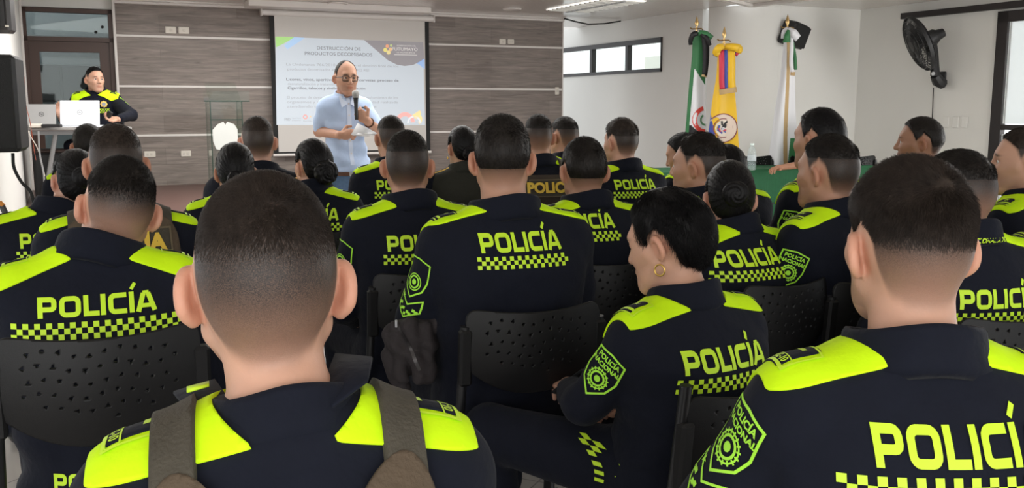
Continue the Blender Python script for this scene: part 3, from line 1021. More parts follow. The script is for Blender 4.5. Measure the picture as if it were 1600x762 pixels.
def dress_police(p, D):
    g = p.get; root = D.root; Z, C, CX = D.Z, D.C, D.CX
    sw, bulk = D.sw, D.bulk; res = g('jres', .009); near = g('near', False); seed = g('seed', 1)
    lo, hi = D.lo, D.hi
    cl = g('cloth', M_navy)
    # ---- jacket
    G = Field(axis(lo[0], hi[0], res), axis(lo[1], hi[1], res), axis(float(Z(.43)) - .05, float(Z(1.12)) + .05, res))
    G.add(torso_prim(Z, C, CX, D.zi, sw, bulk, lo, hi, off=.012, ztop=1.075, zbot=.46), 0)
    ab = g('armr', 1.0) * (.9 if g('fem') else 1.0) * bulk**.5
    for s in (-1, 1):
        sh, el, wr = D.arms[s]
        G.add(ell(sh + np.array([-s * .004, 0, -.012]), (.068 * ab, .070 * ab, .074 * ab)), .035)
        G.add(cone(sh + np.array([0, 0, -.02]), el, .066 * ab, .057 * ab), .018)
        G.add(cone(el, wr + (el - wr) * .06, .056 * ab, .041 * ab), .02)
        nb = D.nb
        G.add(cone(nb + np.array([s * .02, -.012, .022]), sh + np.array([-s * .02, -.006, .018]), .040, .046), .05)
    cloth_folds(G, Z, g('folds', 1.0), seed)
    V, Q = G.mesh(); T = quads_tris(Q); N = vnormals(V, T)
    me = np_mesh('jacket', V, Q)
    jk = mobj('jacket', me, cl, root)
    D.jacket = jk; D.jV, D.jT, D.jN = V, T, N
    sk = Skin(V, T); D.skin = sk
    # ---- collar
    ux = D.nt - D.nb; ux /= np.linalg.norm(ux)
    ux = np.array([ux[0] * .6, ux[1] * .6, 1.0]); ux /= np.linalg.norm(ux)
    sd = np.array([1.0, 0, 0]); sd -= ux * (sd @ ux); sd /= np.linalg.norm(sd); fr = np.cross(ux, sd)
    r0 = D.nr * 1.06 + g('collar_gap', .016); top = g('collar_h', .090); n = 40
    prof = [(r0 + .012, .018), (r0 + .004, .045), (r0 - .001, top - .006), (r0 + .001, top), (r0 + .006, top + .001), (r0 + .010, top - .006), (r0 + .014 + g('flare', 0) * .6, .052), (r0 + .021 + g('flare', 0), .034), (r0 + .014, .026)]
    Vc = []; Fc = []
    a1 = math.radians(162)
    for i in range(n + 1):
        a = -a1 + 2 * a1 * i / n           # 0 = back
        frontness = .5 - .5 * math.cos(a)
        for r, t in prof:
            tt = t - frontness * .030 + .003 * math.sin(3 * a + seed)
            rr = r * (1 + .10 * abs(math.sin(a)))
            c = D.nb + np.array([0, -.006 + .016 * frontness, 0]) + ux * tt
            Vc.append(c + rr * (-fr * math.cos(a) + sd * math.sin(a)))
    m = len(prof)
    for i in range(n):
        for k in range(m):
            Fc.append([i * m + k, i * m + (k + 1) % m, (i + 1) * m + (k + 1) % m, (i + 1) * m + k])
    Fc = np.array(Fc)[:, ::-1]
    co = mobj('collar', np_mesh('collar', Vc, Fc), cl, root)
    if g('collar_text'):
        csk = Skin(np.array(Vc), quads_tris(Fc))
        csk.lay('collar_lettering', text2('NACIONAL A POLICÍA', .017, .0006), D.nb + np.array([.02, -.1, .045]), (1, 0, 0), (0, 0, 1), M_neon_text, co, off=.001)
    # ---- bright shoulder panels
    ns = g('neon', True)
    if ns:
        zb = D.zi(V[:, 2]); cxv = CX(V[:, 2]); cv = C(V[:, 2])
        for s in (-1, 1):
            if ns is not True and ns != s: continue
            xs = (V[:, 0] - cxv) * s / sw
            x0, zc, sl = g('yoke', (.050, 1.064, .27))
            back = V[:, 1] < cv - .01
            zl = zc - sl * (xs - .05)
            zl = zl - .05 * smoothstep(-.02, .05, V[:, 1] - cv)
            S = np.maximum(np.maximum(zl - zb, xs - g('yoke_out', .213) ), (x0 - xs) + (zb - zc) * 1.5)
            S = np.maximum(S, (V[:, 1] - cv) - .10)
            v, t, nn = clip_tris(V, T, S, N)
            if len(t):
                nm = shell_mesh('shoulder_panel', v, t, nn / np.linalg.norm(nn, axis=1)[:, None], .004, .007)
                po = mobj('shoulder_panel', nm, M_neon, root)
            # rank patch on top
            if g('rank', True):
                S = np.maximum(np.maximum(np.abs(xs - .165) - .030, np.abs(V[:, 1] - cv - .004) - .036), .95 - zb)
                S = np.maximum(S, -(N[:, 2] - .2))
                v, t, nn = clip_tris(V, T, S, N)
                if len(t):
                    ro = mobj('rank_patch', shell_mesh('rank_patch', v, t, nn / np.linalg.norm(nn, axis=1)[:, None], .006, .004), cl, root)
                    if near:
                        rp = multi(stroke([(-.028, -.034), (.028, -.034), (.028, .034), (-.028, .034)], .003, True, .01), stroke([(-.012, -.01), (-.012, .03)], .007, False, .01),
                                   stroke(roundrect(.012, -.032, .026, .030, .003), .0018, True, .01), xf2(text2('01-2065', .0135, .0004), .019, 0, math.pi / 2))
                    else:
                        rp = multi(stroke([(-.028, -.034), (.028, -.034), (.028, .034), (-.028, .034)], .003, True, .01), star2(.011, -.008, 0), stroke([(.018, -.028), (.018, .028)], .006, False, .01))
                    cx_ = float(CX(Z(1.0))) + s * .165 * sw
                    rp = (rp[0] * np.array([s, 1]), rp[1])
                    sk.lay('rank_mark', rp, (cx_, float(C(Z(1.0))) + .004, Z(1.0)), (1, 0, 0), (0, 1, 0), M_neon_text, ro, off=.0068)
    # ---- back lettering and chequered band
    if g('text', True):
        tw, th = g('tsize', (.235, .050)); tz = Z(g('tz', .965)); tx = g('tx', 0) + CX(tz); ta = g('ta', 0)
        c, s_ = math.cos(ta), math.sin(ta); X = (c, 0, s_); U = (-s_, 0, c)
        sk.lay('back_lettering', word_policia(tw, th), (tx, float(C(tz)) - .1, tz), X, U, M_neon_text, root)
        bw = g('bw', .262); cols = g('cols', 24); bz = tz - th * .5 - .010 - 1.5 * bw / cols
        bx = tx + g('bx', 0)
        sk.lay('chequered_band', checks(bw, 3, cols), (bx - s_ * -(tz - bz) * 0, float(C(bz)) - .1, bz), X, U, M_neon_text, root)
    # ---- sleeve badges
    for s in g('badge', ()):
        sh, el, wr = D.arms[s]
        d = el - sh; d /= np.linalg.norm(d)
        az = math.radians(g('badge_az', 35))
        n_ = np.array([s * math.cos(az), -math.sin(az), .15]); up = -d; up -= n_ * (up @ n_) / (n_ @ n_); up /= np.linalg.norm(up)
        n_ /= np.linalg.norm(n_); ux_ = np.cross(up, n_)
        bs = g('badge_s', 1.0)
        o = sh + d * g('badge_d', .105) + n_ * .05
        sk.lay('sleeve_badge', shield_badge(near or g('badge_text', False)), o, ux_ * bs, up * bs, M_badge, root, off=.002, reach=.12)
        if g('chevron', True): sk.lay('rank_chevron', chevron_badge(), o + d * .070 * bs, ux_ * bs, up * bs, M_badge, root, off=.002, reach=.12)
    dress_legs(p, D, M_navy)

def dress_legs(p, D, cl, shoe=None):
    g = p.get; root = D.root; lo, hi = D.lo, D.hi; res = g('tres', .014); Z = D.Z; stand = g('stand', False)
    G = Field(axis(lo[0], hi[0], res), axis(lo[1], hi[1], res), axis(0.02, .68 if not stand else 1.05, res))
    hipz = .55 if not stand else .93
    G.add(ell((0, .0, hipz), (.185 * D.sw, .15 * D.bulk, .12)), 0)
    for s in (-1, 1):
        hip, kn, an = D.legs[s]
        G.add(cone(hip, kn, .092, .072), .05); G.add(cone(kn, an, .070, .058), .02)
    cloth_folds(G, lambda z: z, .9, 3, .004, .005)
    V, Q = G.mesh()
    tr = mobj('trousers', np_mesh('trousers', V, Q), cl, root); D.trousers = tr; D.tskin = Skin(V, quads_tris(Q))
    for s in (-1, 1):
        hip, kn, an = D.legs[s]
        d = an - kn; a = math.atan2(s * .15, 1)
        f = np.array([math.sin(a), math.cos(a), 0]); B = np.array([an[0], an[1], 0])
        G = Field(axis(an[0] - .14, an[0] + .14, .011), axis(an[1] - .14, an[1] + .28, .011), axis(-.02, .2, .008))
        G.add(cone(B + f * -.03 + (0, 0, .045), B + f * .15 + (0, 0, .038), .046, .042), 0)
        G.add(cone(B + (0, 0, .06), B + (0, 0, .15), .050, .052), .03)
        G.clip(lambda x, y, z: .0 - z + x * 0 + y * 0)
        v, q = G.mesh()
        mobj('boot', np_mesh('boot', v, q), shoe or M_boot, root)
    # trouser checks on the thigh pocket
    if g('thigh_checks'):
        pass

def add_vest(p, D, col):
    """load vest: back panel with rounded top, two wide straps over the shoulders"""
    g = p.get; V, T, N = D.jV, D.jT, D.jN; root = D.root
    zb = D.zi(V[:, 2]); cv = D.C(V[:, 2]); xs = np.abs(V[:, 0] - D.CX(V[:, 2])) / D.sw; yy = V[:, 1] - cv
    lim = .150; top = g('vest_top', .985)
    r = .06
    dx = np.maximum(xs - (lim - r), 0); dz = np.maximum(zb - (top - g('scoop', .0) * np.exp(-(xs / .075)**2) - r), 0)
    S = np.sqrt(dx**2 + dz**2) - r
    S = np.maximum(S, .62 - zb); S = np.maximum(S, np.where(xs > .16, 1, -1) * .01)
    # keep the sleeves out: only faces of the trunk
    S = np.maximum(S, np.abs(yy) - .175 * D.bulk)
    v, t, n = clip_tris(V, T, S, N)
    vp = mobj('vest', shell_mesh('vest', v, t, n / np.linalg.norm(n, axis=1)[:, None], .014, .016), col[0], root)
    for s in (-1, 1):
        xsg = (V[:, 0] - D.CX(V[:, 2])) * s / D.sw
        S = np.maximum(np.maximum(np.abs(xsg - g('strap_x', .112)) - g('strap_w', .026), (top - .055) - zb), yy - .14)
        v, t, n = clip_tris(V, T, S, N)
        if not len(t): continue
        n = n / np.linalg.norm(n, axis=1)[:, None]
        st = mobj('vest_strap', shell_mesh('vest_strap', v, t, n, .0125, .014), col[1], root)
        S4 = np.maximum(np.maximum(np.abs(xsg - g('strap_x', .112)) - .04, .985 - zb), np.abs(yy - .075) - .02)
        v, t, n = clip_tris(V, T, S4, N)
        if len(t): mobj('shoulder_pad', shell_mesh('shoulder_pad', v, t, n / np.linalg.norm(n, axis=1)[:, None], .008, .010), col[0], root)
    D.vest = vp
    return vp
# ------------------------------------------------------------------ shared materials
M_navy = mat('navy_cloth', (.0054, .0068, .0138), rough=.85, spec=.18, noise=.18, nscale=30, bump=.6, bscale=20, sheen=.03)
M_neon = mat('neon_cloth', (.60, .92, .006), rough=.75, spec=.2, noise=.05, nscale=20, bump=.15, bscale=40)
M_neon_text = mat('neon_print', (.58, .85, .035), rough=.5, spec=.3)
M_badge = mat('neon_green_badge', (.42, .86, .06), rough=.5, spec=.3)
M_boot = mat('boot_leather', (.008, .008, .009), rough=.4, bump=.1)
M_hair = hair_mat('dark_hair', (.0145, .0115, .0098))
M_hair_black = hair_mat('black_hair', (.0060, .0052, .0055), rough=.36)
M_olive = mat('olive_webbing', (.085, .060, .038), rough=.85, noise=.2, nscale=40, bump=.3, bscale=160)
M_olive2 = mat('olive_strap', (.058, .050, .036), rough=.8, noise=.2, nscale=40, bump=.3, bscale=220)
M_eye = mat('eye_white', (.75, .72, .70), rough=.15)
M_iris = mat('brown_iris', (.03, .014, .008), rough=.1)
M_floor = mat('floor_tile', (.62, .58, .53), rough=.25, noise=.08, nscale=3)
# ------------------------------------------------------------------ the room
A_W = math.radians(24.85)
W0 = np.array([-3.946, 10.9]); EX = np.array([math.cos(A_W), math.sin(A_W)]); EY = np.array([-math.sin(A_W), math.cos(A_W)])
CEIL = 2.55; STAGE = .50
def plane_hit(px, py, O, ex, ey, dep):
    d = ray(px, py); o = O + ey * dep; k = (o @ ey) / (d[:2] @ ey)
    q = np.array([0, 0, CAM_H]) + d * k
    return float((q[:2] - O) @ ex), float(q[2])
def wz(px, py, dep=0.0): return plane_hit(px, py, W0, EX, EY, dep)           # front wall: along, up
FW0 = np.array([.60, 15.44]); FX = -EY; FY = EX                                # side wall with the high window, x runs towards the camera
def gz(px, py, dep=0.0): return plane_hit(px, py, FW0, FX, FY, dep)
FW0 = at_z(1152.5, 5.6, CEIL)[:2]
K = FW0 - EY * .06; K2 = K + EX * 1.80
def fz(px, py, dep=0.0): return plane_hit(px, py, K2, FX, FY, dep)
def frame_w(o, O=W0, a=A_W):
    o.location = (O[0], O[1], 0); o.rotation_euler = (0, 0, a); return o
def frame_g(o): return frame_w(o, FW0, A_W - math.pi / 2)
def frame_f(o): return frame_w(o, K2, A_W - math.pi / 2)
def px_m(Y): return FOC / Y

M_white = mat('white_wall', (.74, .72, .69), rough=.8, noise=.03, nscale=2, bump=.04, bscale=80)
M_white2 = mat('white_wall_right', (.74, .73, .70), rough=.8, noise=.03, nscale=2, bump=.04, bscale=80)
M_trim = mat('white_trim', (.70, .66, .63), rough=.45)
M_ceil = mat('pvc_ceiling', (.60, .56, .52), rough=.18, noise=.04, nscale=3, spec=.5)
M_brown = mat('brown_aluminium', (.058, .030, .022), rough=.45)
M_black = mat('black_plastic', (.012, .012, .013), rough=.5, spec=.4, noise=.2, nscale=60, bump=.1, bscale=400)
M_blackmetal = mat('black_metal', (.010, .010, .011), rough=.38, spec=.5)
M_frame = mat('dark_frame', (.022, .018, .018), rough=.45)
M_stage = mat('stage_boards', (.115, .060, .050), rough=.35, noise=.25, nscale=9, stretch=(.5, 6, 1))
M_plate = mat('ivory_plate', (.68, .63, .56), rough=.4)
M_dark = mat('dark_gap', (.01, .01, .01), rough=.7)
M_silver = mat('silver', (.55, .55, .56), rough=.3, metal=.8)

def wood_wall():
    m = bpy.data.materials.new('laminate_planks'); m.use_nodes = True; nt = m.node_tree; L = nt.links; b = nt.nodes['Principled BSDF']
    tc = N_(nt, 'ShaderNodeTexCoord'); mp = N_(nt, 'ShaderNodeMapping'); mp.inputs['Rotation'].default_value = (math.pi / 2, 0, 0)
    L.new(tc.outputs['Object'], mp.inputs[0])
    br = N_(nt, 'ShaderNodeTexBrick', offset=.37, i_Scale=1.0)
    br.inputs['Brick Width'].default_value = 1.35; br.inputs['Row Height'].default_value = .184; br.inputs['Mortar Size'].default_value = .0012
    br.inputs['Color1'].default_value = (.205, .168, .148, 1); br.inputs['Color2'].default_value = (.262, .222, .198, 1); br.inputs['Mortar'].default_value = (.15, .125, .11, 1)
    L.new(mp.outputs[0], br.inputs['Vector'])
    m2 = N_(nt, 'ShaderNodeMapping'); m2.inputs['Scale'].default_value = (1.1, 1, 15); L.new(tc.outputs['Object'], m2.inputs[0])
    n = N_(nt, 'ShaderNodeTexNoise', i_Scale=2.2, i_Detail=7.0, i_Roughness=.65, i_Distortion=.6); L.new(m2.outputs[0], n.inputs['Vector'])
    rp = N_(nt, 'ShaderNodeMapRange'); rp.inputs[1].default_value = .3; rp.inputs[2].default_value = .72; rp.inputs[3].default_value = .60; rp.inputs[4].default_value = 1.25
    L.new(n.outputs[0], rp.inputs[0])
    m3 = N_(nt, 'ShaderNodeMapping'); m3.inputs['Scale'].default_value = (1.3, 1, 5); L.new(tc.outputs['Object'], m3.inputs[0])
    v = N_(nt, 'ShaderNodeTexVoronoi', i_Scale=1.7); L.new(m3.outputs[0], v.inputs['Vector'])
    vr = N_(nt, 'ShaderNodeMapRange'); vr.inputs[1].default_value = .0; vr.inputs[2].default_value = .13; vr.inputs[3].default_value = .62; vr.inputs[4].default_value = 1.0
    L.new(v.outputs['Distance'], vr.inputs[0])
    mu = N_(nt, 'ShaderNodeMath', operation='MULTIPLY'); L.new(rp.outputs[0], mu.inputs[0]); L.new(vr.outputs[0], mu.inputs[1])
    mx = N_(nt, 'ShaderNodeMix', data_type='RGBA', blend_type='MULTIPLY'); mx.inputs[0].default_value = 1
    L.new(br.outputs[0], mx.inputs[6]); L.new(mu.outputs[0], mx.inputs[7]); L.new(mx.outputs[2], b.inputs['Base Color'])
    b.inputs['Roughness'].default_value = .42; b.inputs['Specular IOR Level'].default_value = .3
    return m
M_wood = wood_wall()

def glass_mat(name, col, alpha, rough=.03):
    m = bpy.data.materials.new(name); m.use_nodes = True; nt = m.node_tree; L = nt.links
    nt.nodes.remove(nt.nodes['Principled BSDF'])
    tr = N_(nt, 'ShaderNodeBsdfTransparent'); tr.inputs[0].default_value = (*col, 1)
    gl = N_(nt, 'ShaderNodeBsdfGlossy'); gl.inputs['Roughness'].default_value = rough
    gl.inputs['Color'].default_value = (.9, .95, .93, 1)
    mx = N_(nt, 'ShaderNodeMixShader'); lw = N_(nt, 'ShaderNodeLayerWeight'); fr = N_(nt, 'ShaderNodeMath', operation='POWER'); L.new(lw.outputs['Facing'], fr.inputs[0]); fr.inputs[1].default_value = 5.0
    ad = N_(nt, 'ShaderNodeMath', operation='ADD', use_clamp=True); ad.inputs[1].default_value = alpha
    L.new(fr.outputs[0], ad.inputs[0]); L.new(ad.outputs[0], mx.inputs[0]); L.new(tr.outputs[0], mx.inputs[1]); L.new(gl.outputs[0], mx.inputs[2])
    L.new(mx.outputs[0], nt.nodes['Material Output'].inputs[0])
    return m

TL, TR = -.455, 5.09
floor = struct(MB().box((0, 7, -.05), (18, 22, .1)).obj('floor', None))
def tiles():
    m = mat('floor_tiles', (.60, .57, .53), rough=.22); nt = m.node_tree; L = nt.links; b = nt.nodes['Principled BSDF']
    tc = N_(nt, 'ShaderNodeTexCoord'); mp = N_(nt, 'ShaderNodeMapping'); mp.inputs['Rotation'].default_value = (0, 0, A_W)
    br = N_(nt, 'ShaderNodeTexBrick', offset=0.0, i_Scale=1.0); br.inputs['Brick Width'].default_value = .45; br.inputs['Row Height'].default_value = .45; br.inputs['Mortar Size'].default_value = .003
    br.inputs['Color1'].default_value = (.62, .59, .55, 1); br.inputs['Color2'].default_value = (.58, .55, .51, 1); br.inputs['Mortar'].default_value = (.3, .28, .26, 1)
    L.new(tc.outputs['Object'], mp.inputs[0]); L.new(mp.outputs[0], br.inputs['Vector']); L.new(br.outputs[0], b.inputs['Base Color'])
    return m
floor.data.materials.append(tiles())

wf = frame_w(struct(MB().box(((TL + TR) / 2, .06, 1.5), (TR - TL, .12, 2.1)).obj('wall_front', M_wood)))
for i, z in enumerate((2.165, 1.613, 1.066)):
    frame_w(struct(MB().box(((TL + TR) / 2, -.004, z), (TR - TL, .012, .026), bev=.003).obj('trim_%d' % (i + 1), M_trim)))
frame_w(struct(MB().box(((TL + TR) / 2, -.03, 2.52), (TR - TL, .08, .030), bev=.004).box(((TL + TR) / 2, -.05, 2.542), (TR - TL, .14, .018)).obj('trim_4', M_trim)))
frame_w(struct(MB().box((TR + .008, .06, 1.5), (.016, .14, 2.1)).obj('trim_5', M_trim)))
frame_w(struct(MB().box((TL - .012, .0, 1.5), (.028, .16, 2.1), bev=.004).obj('trim_6', M_trim)))
st = frame_w(struct(MB().box((1.8, -1.75, STAGE / 2), (6.7, 3.5, STAGE)).box((1.8, -3.49, STAGE - .03), (6.7, .06, .06)).obj('floor_stage', M_stage)))
# ceiling: glossy panels, seams along the room
cp = [(-7.0, -2.5), (7.6, -2.5), tuple(K2 + FX * 6.2 - FY * .02), tuple(K2 + FY * .05), tuple(K + FY * .05 + EY * .05), tuple(FW0 + FY * .08 - FX * 4.4), tuple(W0 + EX * 6 + EY * 1.2), tuple(W0 - EX * 2.2 + EY * .2)]
cl = MB(); cl.raw([(x, y, CEIL) for x, y in cp] + [(x, y, CEIL + .1) for x, y in cp], [list(range(8)), list(range(8, 16))[::-1]] + [[k, (k + 1) % 8, 8 + (k + 1) % 8, 8 + k] for k in range(8)])
cl = struct(cl.obj('ceiling', M_ceil))
def pvc():
    m = M_ceil; nt = m.node_tree; L = nt.links; b = nt.nodes['Principled BSDF']
    tc = N_(nt, 'ShaderNodeTexCoord'); mp = N_(nt, 'ShaderNodeMapping'); mp.inputs['Rotation'].default_value = (0, 0, -A_W); L.new(tc.outputs['Object'], mp.inputs[0])
    w = N_(nt, 'ShaderNodeTexWave', i_Scale=5.0); L.new(mp.outputs[0], w.inputs['Vector'])
    bp = N_(nt, 'ShaderNodeBump', i_Strength=.12, i_Distance=.004); L.new(w.outputs['Fac'], bp.inputs['Height']); L.new(bp.outputs[0], b.inputs['Normal'])
pvc()

# door on the stage, left of the planks
def door():
    t0, t1 = -1.372, TL - .026
    zt = 2.43; zm1 = wz(110, 60)[1]; zm0 = wz(110, 64)[1]
    d = frame_w(struct(empty('door_1')))
    fb = MB()
    fb.box(((t0 + t1) / 2, .02, zt - .02), (t1 - t0, .10, .045)); fb.box((t0 + .022, .02, 1.465), (.044, .10, 1.93)); fb.box((t1 - .022, .02, 1.465), (.044, .10, 1.93))
    fb.box(((t0 + t1) / 2, .02, zm1 - .01), (t1 - t0, .10, .045))
    fb.obj('door_frame', M_brown, d)
    lz = zm1 - .035
    lf = MB(); w = .105
    lf.box((t0 + .044 + w / 2, .02, (STAGE + lz) / 2), (w, .05, lz - STAGE)); lf.box((t1 - .044 - w / 2, .02, (STAGE + lz) / 2), (w, .05, lz - STAGE))
    lf.box(((t0 + t1) / 2, .02, lz - .055), (t1 - t0 - .088 - 2 * w, .05, .11)); lf.box(((t0 + t1) / 2, .02, STAGE + .09), (t1 - t0 - .088 - 2 * w, .05, .18))
    lf.obj('door_leaf', M_brown, d)
    G1 = glass_mat('door_glazing', (.84, .89, .90), .018)
    MB().box(((t0 + t1) / 2, .03, (zm1 + zt) / 2), (t1 - t0 - .08, .008, zt - zm1 - .05)).obj('transom_pane', G1, d)
    MB().box(((t0 + t1) / 2, .03, (STAGE + lz) / 2), (t1 - t0 - .08 - 2 * w, .008, lz - STAGE - .2)).obj('door_pane', G1, d)
    # wall beyond the pane, and an added dark block standing in for a reflection
    cor = frame_w(struct(MB().box(((t0 + t1) / 2 - .1, .95, 1.5), (2.4, .1, 2.2)).obj('wall_corridor', mat('corridor_paint', (.20, .22, .22), rough=.8))))
    cb = frame_w(empty('reflection_block')); tag(cb, 'added dark block behind the brown door pane, in place of a reflection', 'cabinet')  # no real cabinet: block added in place of a dark reflection
    MB().box(((t0 + t1) / 2 - .1, .72, 1.65), (1.5, .34, .42), bev=.01).obj('reflection_body', mat('reflection_dark', (.020, .018, .017), rough=.5), cb)
    for k in (-1, 1): MB().box(((t0 + t1) / 2 - .1 + k * .36, .545, 1.65), (.70, .015, .38), bev=.004).obj('reflection_front', mat('reflection_dark', (.020, .018, .017), rough=.5), cb)
    h = MB(); h.tube([(t1 - .07, -.015, 1.35), (t1 - .07, -.05, 1.35), (t1 - .14, -.05, 1.35)], .009); h.obj('door_handle', M_silver, d)
    refl = MB()
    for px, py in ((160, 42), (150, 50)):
        a, z = wz(px, py); refl.lathe([(.0001, 0), (.016, 0), (.016, .012), (.011, .014), (.0001, .014)], (a, .026, z), 16, rot(math.pi / 2, 0, 0))
    refl.obj('lamp_reflection', M_dark, d)  # dark discs on the transom glass stand in for lamp reflections
    struct(frame_w(MB().box(((t0 + t1) / 2 - .05, .06, 2.50), (t1 - t0 + .10, .12, .12)).obj('wall_above_door', M_white2)))
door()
# left wall, running from the door towards the room
LW = W0 + EX * -1.385
def lw_loc(d): return LW - EY * d
wl = struct(MB().box((-.06, -3.1, CEIL / 2), (.12, 6.4, CEIL)).obj('wall_left', M_white2)); frame_w(wl, LW)
struct(frame_w(MB().box((.012, -.05, 1.5), (.025, .12, 2.0), bev=.004).obj('trim_7', M_trim)))
bpy.data.objects['trim_7'].location = (LW[0], LW[1], 0)

# side wall with the high window; it passes behind the end of the plank wall
def side_wall():
    x0 = gz(880, 120)[0]; xa = gz(840, 120)[0] - .9; xb = gz(1034.4, 111.9)[0]
    zb = gz(1000, 113.7)[1]; zt = gz(1000, 61.9)[1]
    xe = -.66
    m = MB()
    t = .12
    m.box(((xa + xe) / 2, t / 2, (zb) / 2), (xe - xa, t, zb)); m.box(((xa + xe) / 2, t / 2, (zt + CEIL) / 2), (xe - xa, t, CEIL - zt))
    m.box(((xb + xe) / 2, t / 2, (zb + zt) / 2), (xe - xb, t, zt - zb))
    frame_g(struct(m.obj('wall_side', M_white2)))
    w = frame_g(struct(empty('window_1')))
    fr = MB(); h = zt - zb; f = .045
    fr.box(((xa + xb) / 2, .02, zb + f * .5), (xb - xa, .08, f)); fr.box(((xa + xb) / 2, .02, zt - f * .7), (xb - xa, .08, f * 1.4)); fr.box((xb - .010, .02, (zb + zt) / 2), (.02, .08, h))
    fr.obj('window_frame', M_frame, w)
    for px in (924.5, 980):
        MB().box((gz(px, 95)[0], .02, (zb + zt) / 2), (.065, .07, h)).obj('mullion', M_frame, w)
    xs = [xa] + [gz(px, 95)[0] for px in (924.5, 980)] + [xb]
    gm = glass_mat('clear_pane', (.97, .99, .97), .02)
    for a, b in zip(xs[:-1], xs[1:]):
        MB().box(((a + b) / 2, .03, (zb + zt) / 2), (b - a - .04, .006, h - .06)).obj('window_pane', gm, w)
    # pale house wall outside
    ho = MB(); ho.box((gz(980, 105)[0] - .3, 1.6, 1.2), (3.2, .2, 1.95)).box((gz(990, 105)[0] - .2, 1.45, 1.85), (2.4, .2, .22))
    o = frame_g(ho.obj('neighbouring_house', mat('pale_render', (.80, .80, .74), rough=.9)))
    tag(o, 'pale rendered house wall seen outside the high strip window', 'house')
side_wall()
# short return and the wall with the fan and sliding door
RC = .60
struct(frame_w(MB().box((.90 + RC / 2, .06, CEIL / 2), (1.80 + .06 - RC, .12, CEIL)).obj('wall_back', M_white2), K))
def round_corner():
    c = K - FX * RC + EX * RC; V = []; n = 16
    for k in range(n + 1):
        a = math.pi / 2 * k / n; q = c + RC * (-EX * math.cos(a) + FX * math.sin(a)); qi = c + (RC - .1) * (-EX * math.cos(a) + FX * math.sin(a))
        V += [(*q, 0), (*q, CEIL), (*qi, CEIL), (*qi, 0)]
    F = [[4 * k, 4 * k + 4, 4 * k + 5, 4 * k + 1] for k in range(n)] + [[4 * k + 2, 4 * k + 6, 4 * k + 7, 4 * k + 3] for k in range(n)]
    struct(mobj('wall_corner', np_mesh('wall_corner', V, np.array(F)), M_white2))
round_corner()
def fan_wall():
    xd = fz(1552, 200)[0]
    m = MB(); zt = fz(1590, 17)[1]
    m.box((xd / 2, .06, CEIL / 2), (xd, .12, CEIL)); m.box((xd + 1.5, .06, (zt + CEIL) / 2), (3.0, .12, CEIL - zt)); m.box((xd + 2.6, .06, CEIL / 2), (.8, .12, CEIL))
    frame_f(struct(m.obj('wall_right', M_white2)))
    d = frame_f(struct(empty('door_2')))
    # wide dark sliding frame with frosted panes
    f = MB(); w = .125
    f.box((xd + w / 2, -.02, zt / 2), (w, .07, zt)); f.box((xd + 1.1, -.02, zt - .05), (2.2 - .0, .07, .11)); f.box((xd + 2.2 - w / 2, -.02, zt / 2), (w, .07, zt)); f.box((xd + 1.1, -.02, .08), (2.2, .07, .16))
    f.obj('door_frame', M_frame, d)
    zr = fz(1585, 199)[1]
    MB().box((xd + 1.1, -.02, zr), (2.0, .05, .055)).obj('middle_rail', M_frame, d)
    gm = mat('frosted_pane', (.80, .82, .80), rough=.35, trans=.75)
    MB().box((xd + 1.1, -.015, (zr + zt) / 2 - .03), (1.95, .012, zt - zr - .13)).obj('door_pane', gm, d)
    MB().box((xd + 1.1, -.015, zr / 2 + .04), (1.95, .012, zr - .22)).obj('door_pane', gm, d)
    xa, za = fz(1410, 24, -.04); xb = xd + 2.3
    zr0 = fz(1500, 16, -.04)[1]
    r = frame_f(struct(MB().box(((xa + xb) / 2, -.04, zr0), (xb - xa, .06, .065)).obj('trim_8', M_frame)))
    # capped switch plates, painted over
    for i, px in enumerate((1479, 1494, 1508)):
        a, z = fz(px, 191)
        o = frame_f(MB().box((a, -.008, z), (.078, .010, .125), bev=.004).box((a, -.009, z), (.035, .006, .06), bev=.002).obj('wall_plate', M_white2))
        tag(o, ['white wall plate nearest the fan cable, first of three', 'middle one of three white wall plates in a row', 'white wall plate nearest the sliding door, with a dark dot beside it'][i], 'wall plate', 'white plates under the fan')
fan_wall()

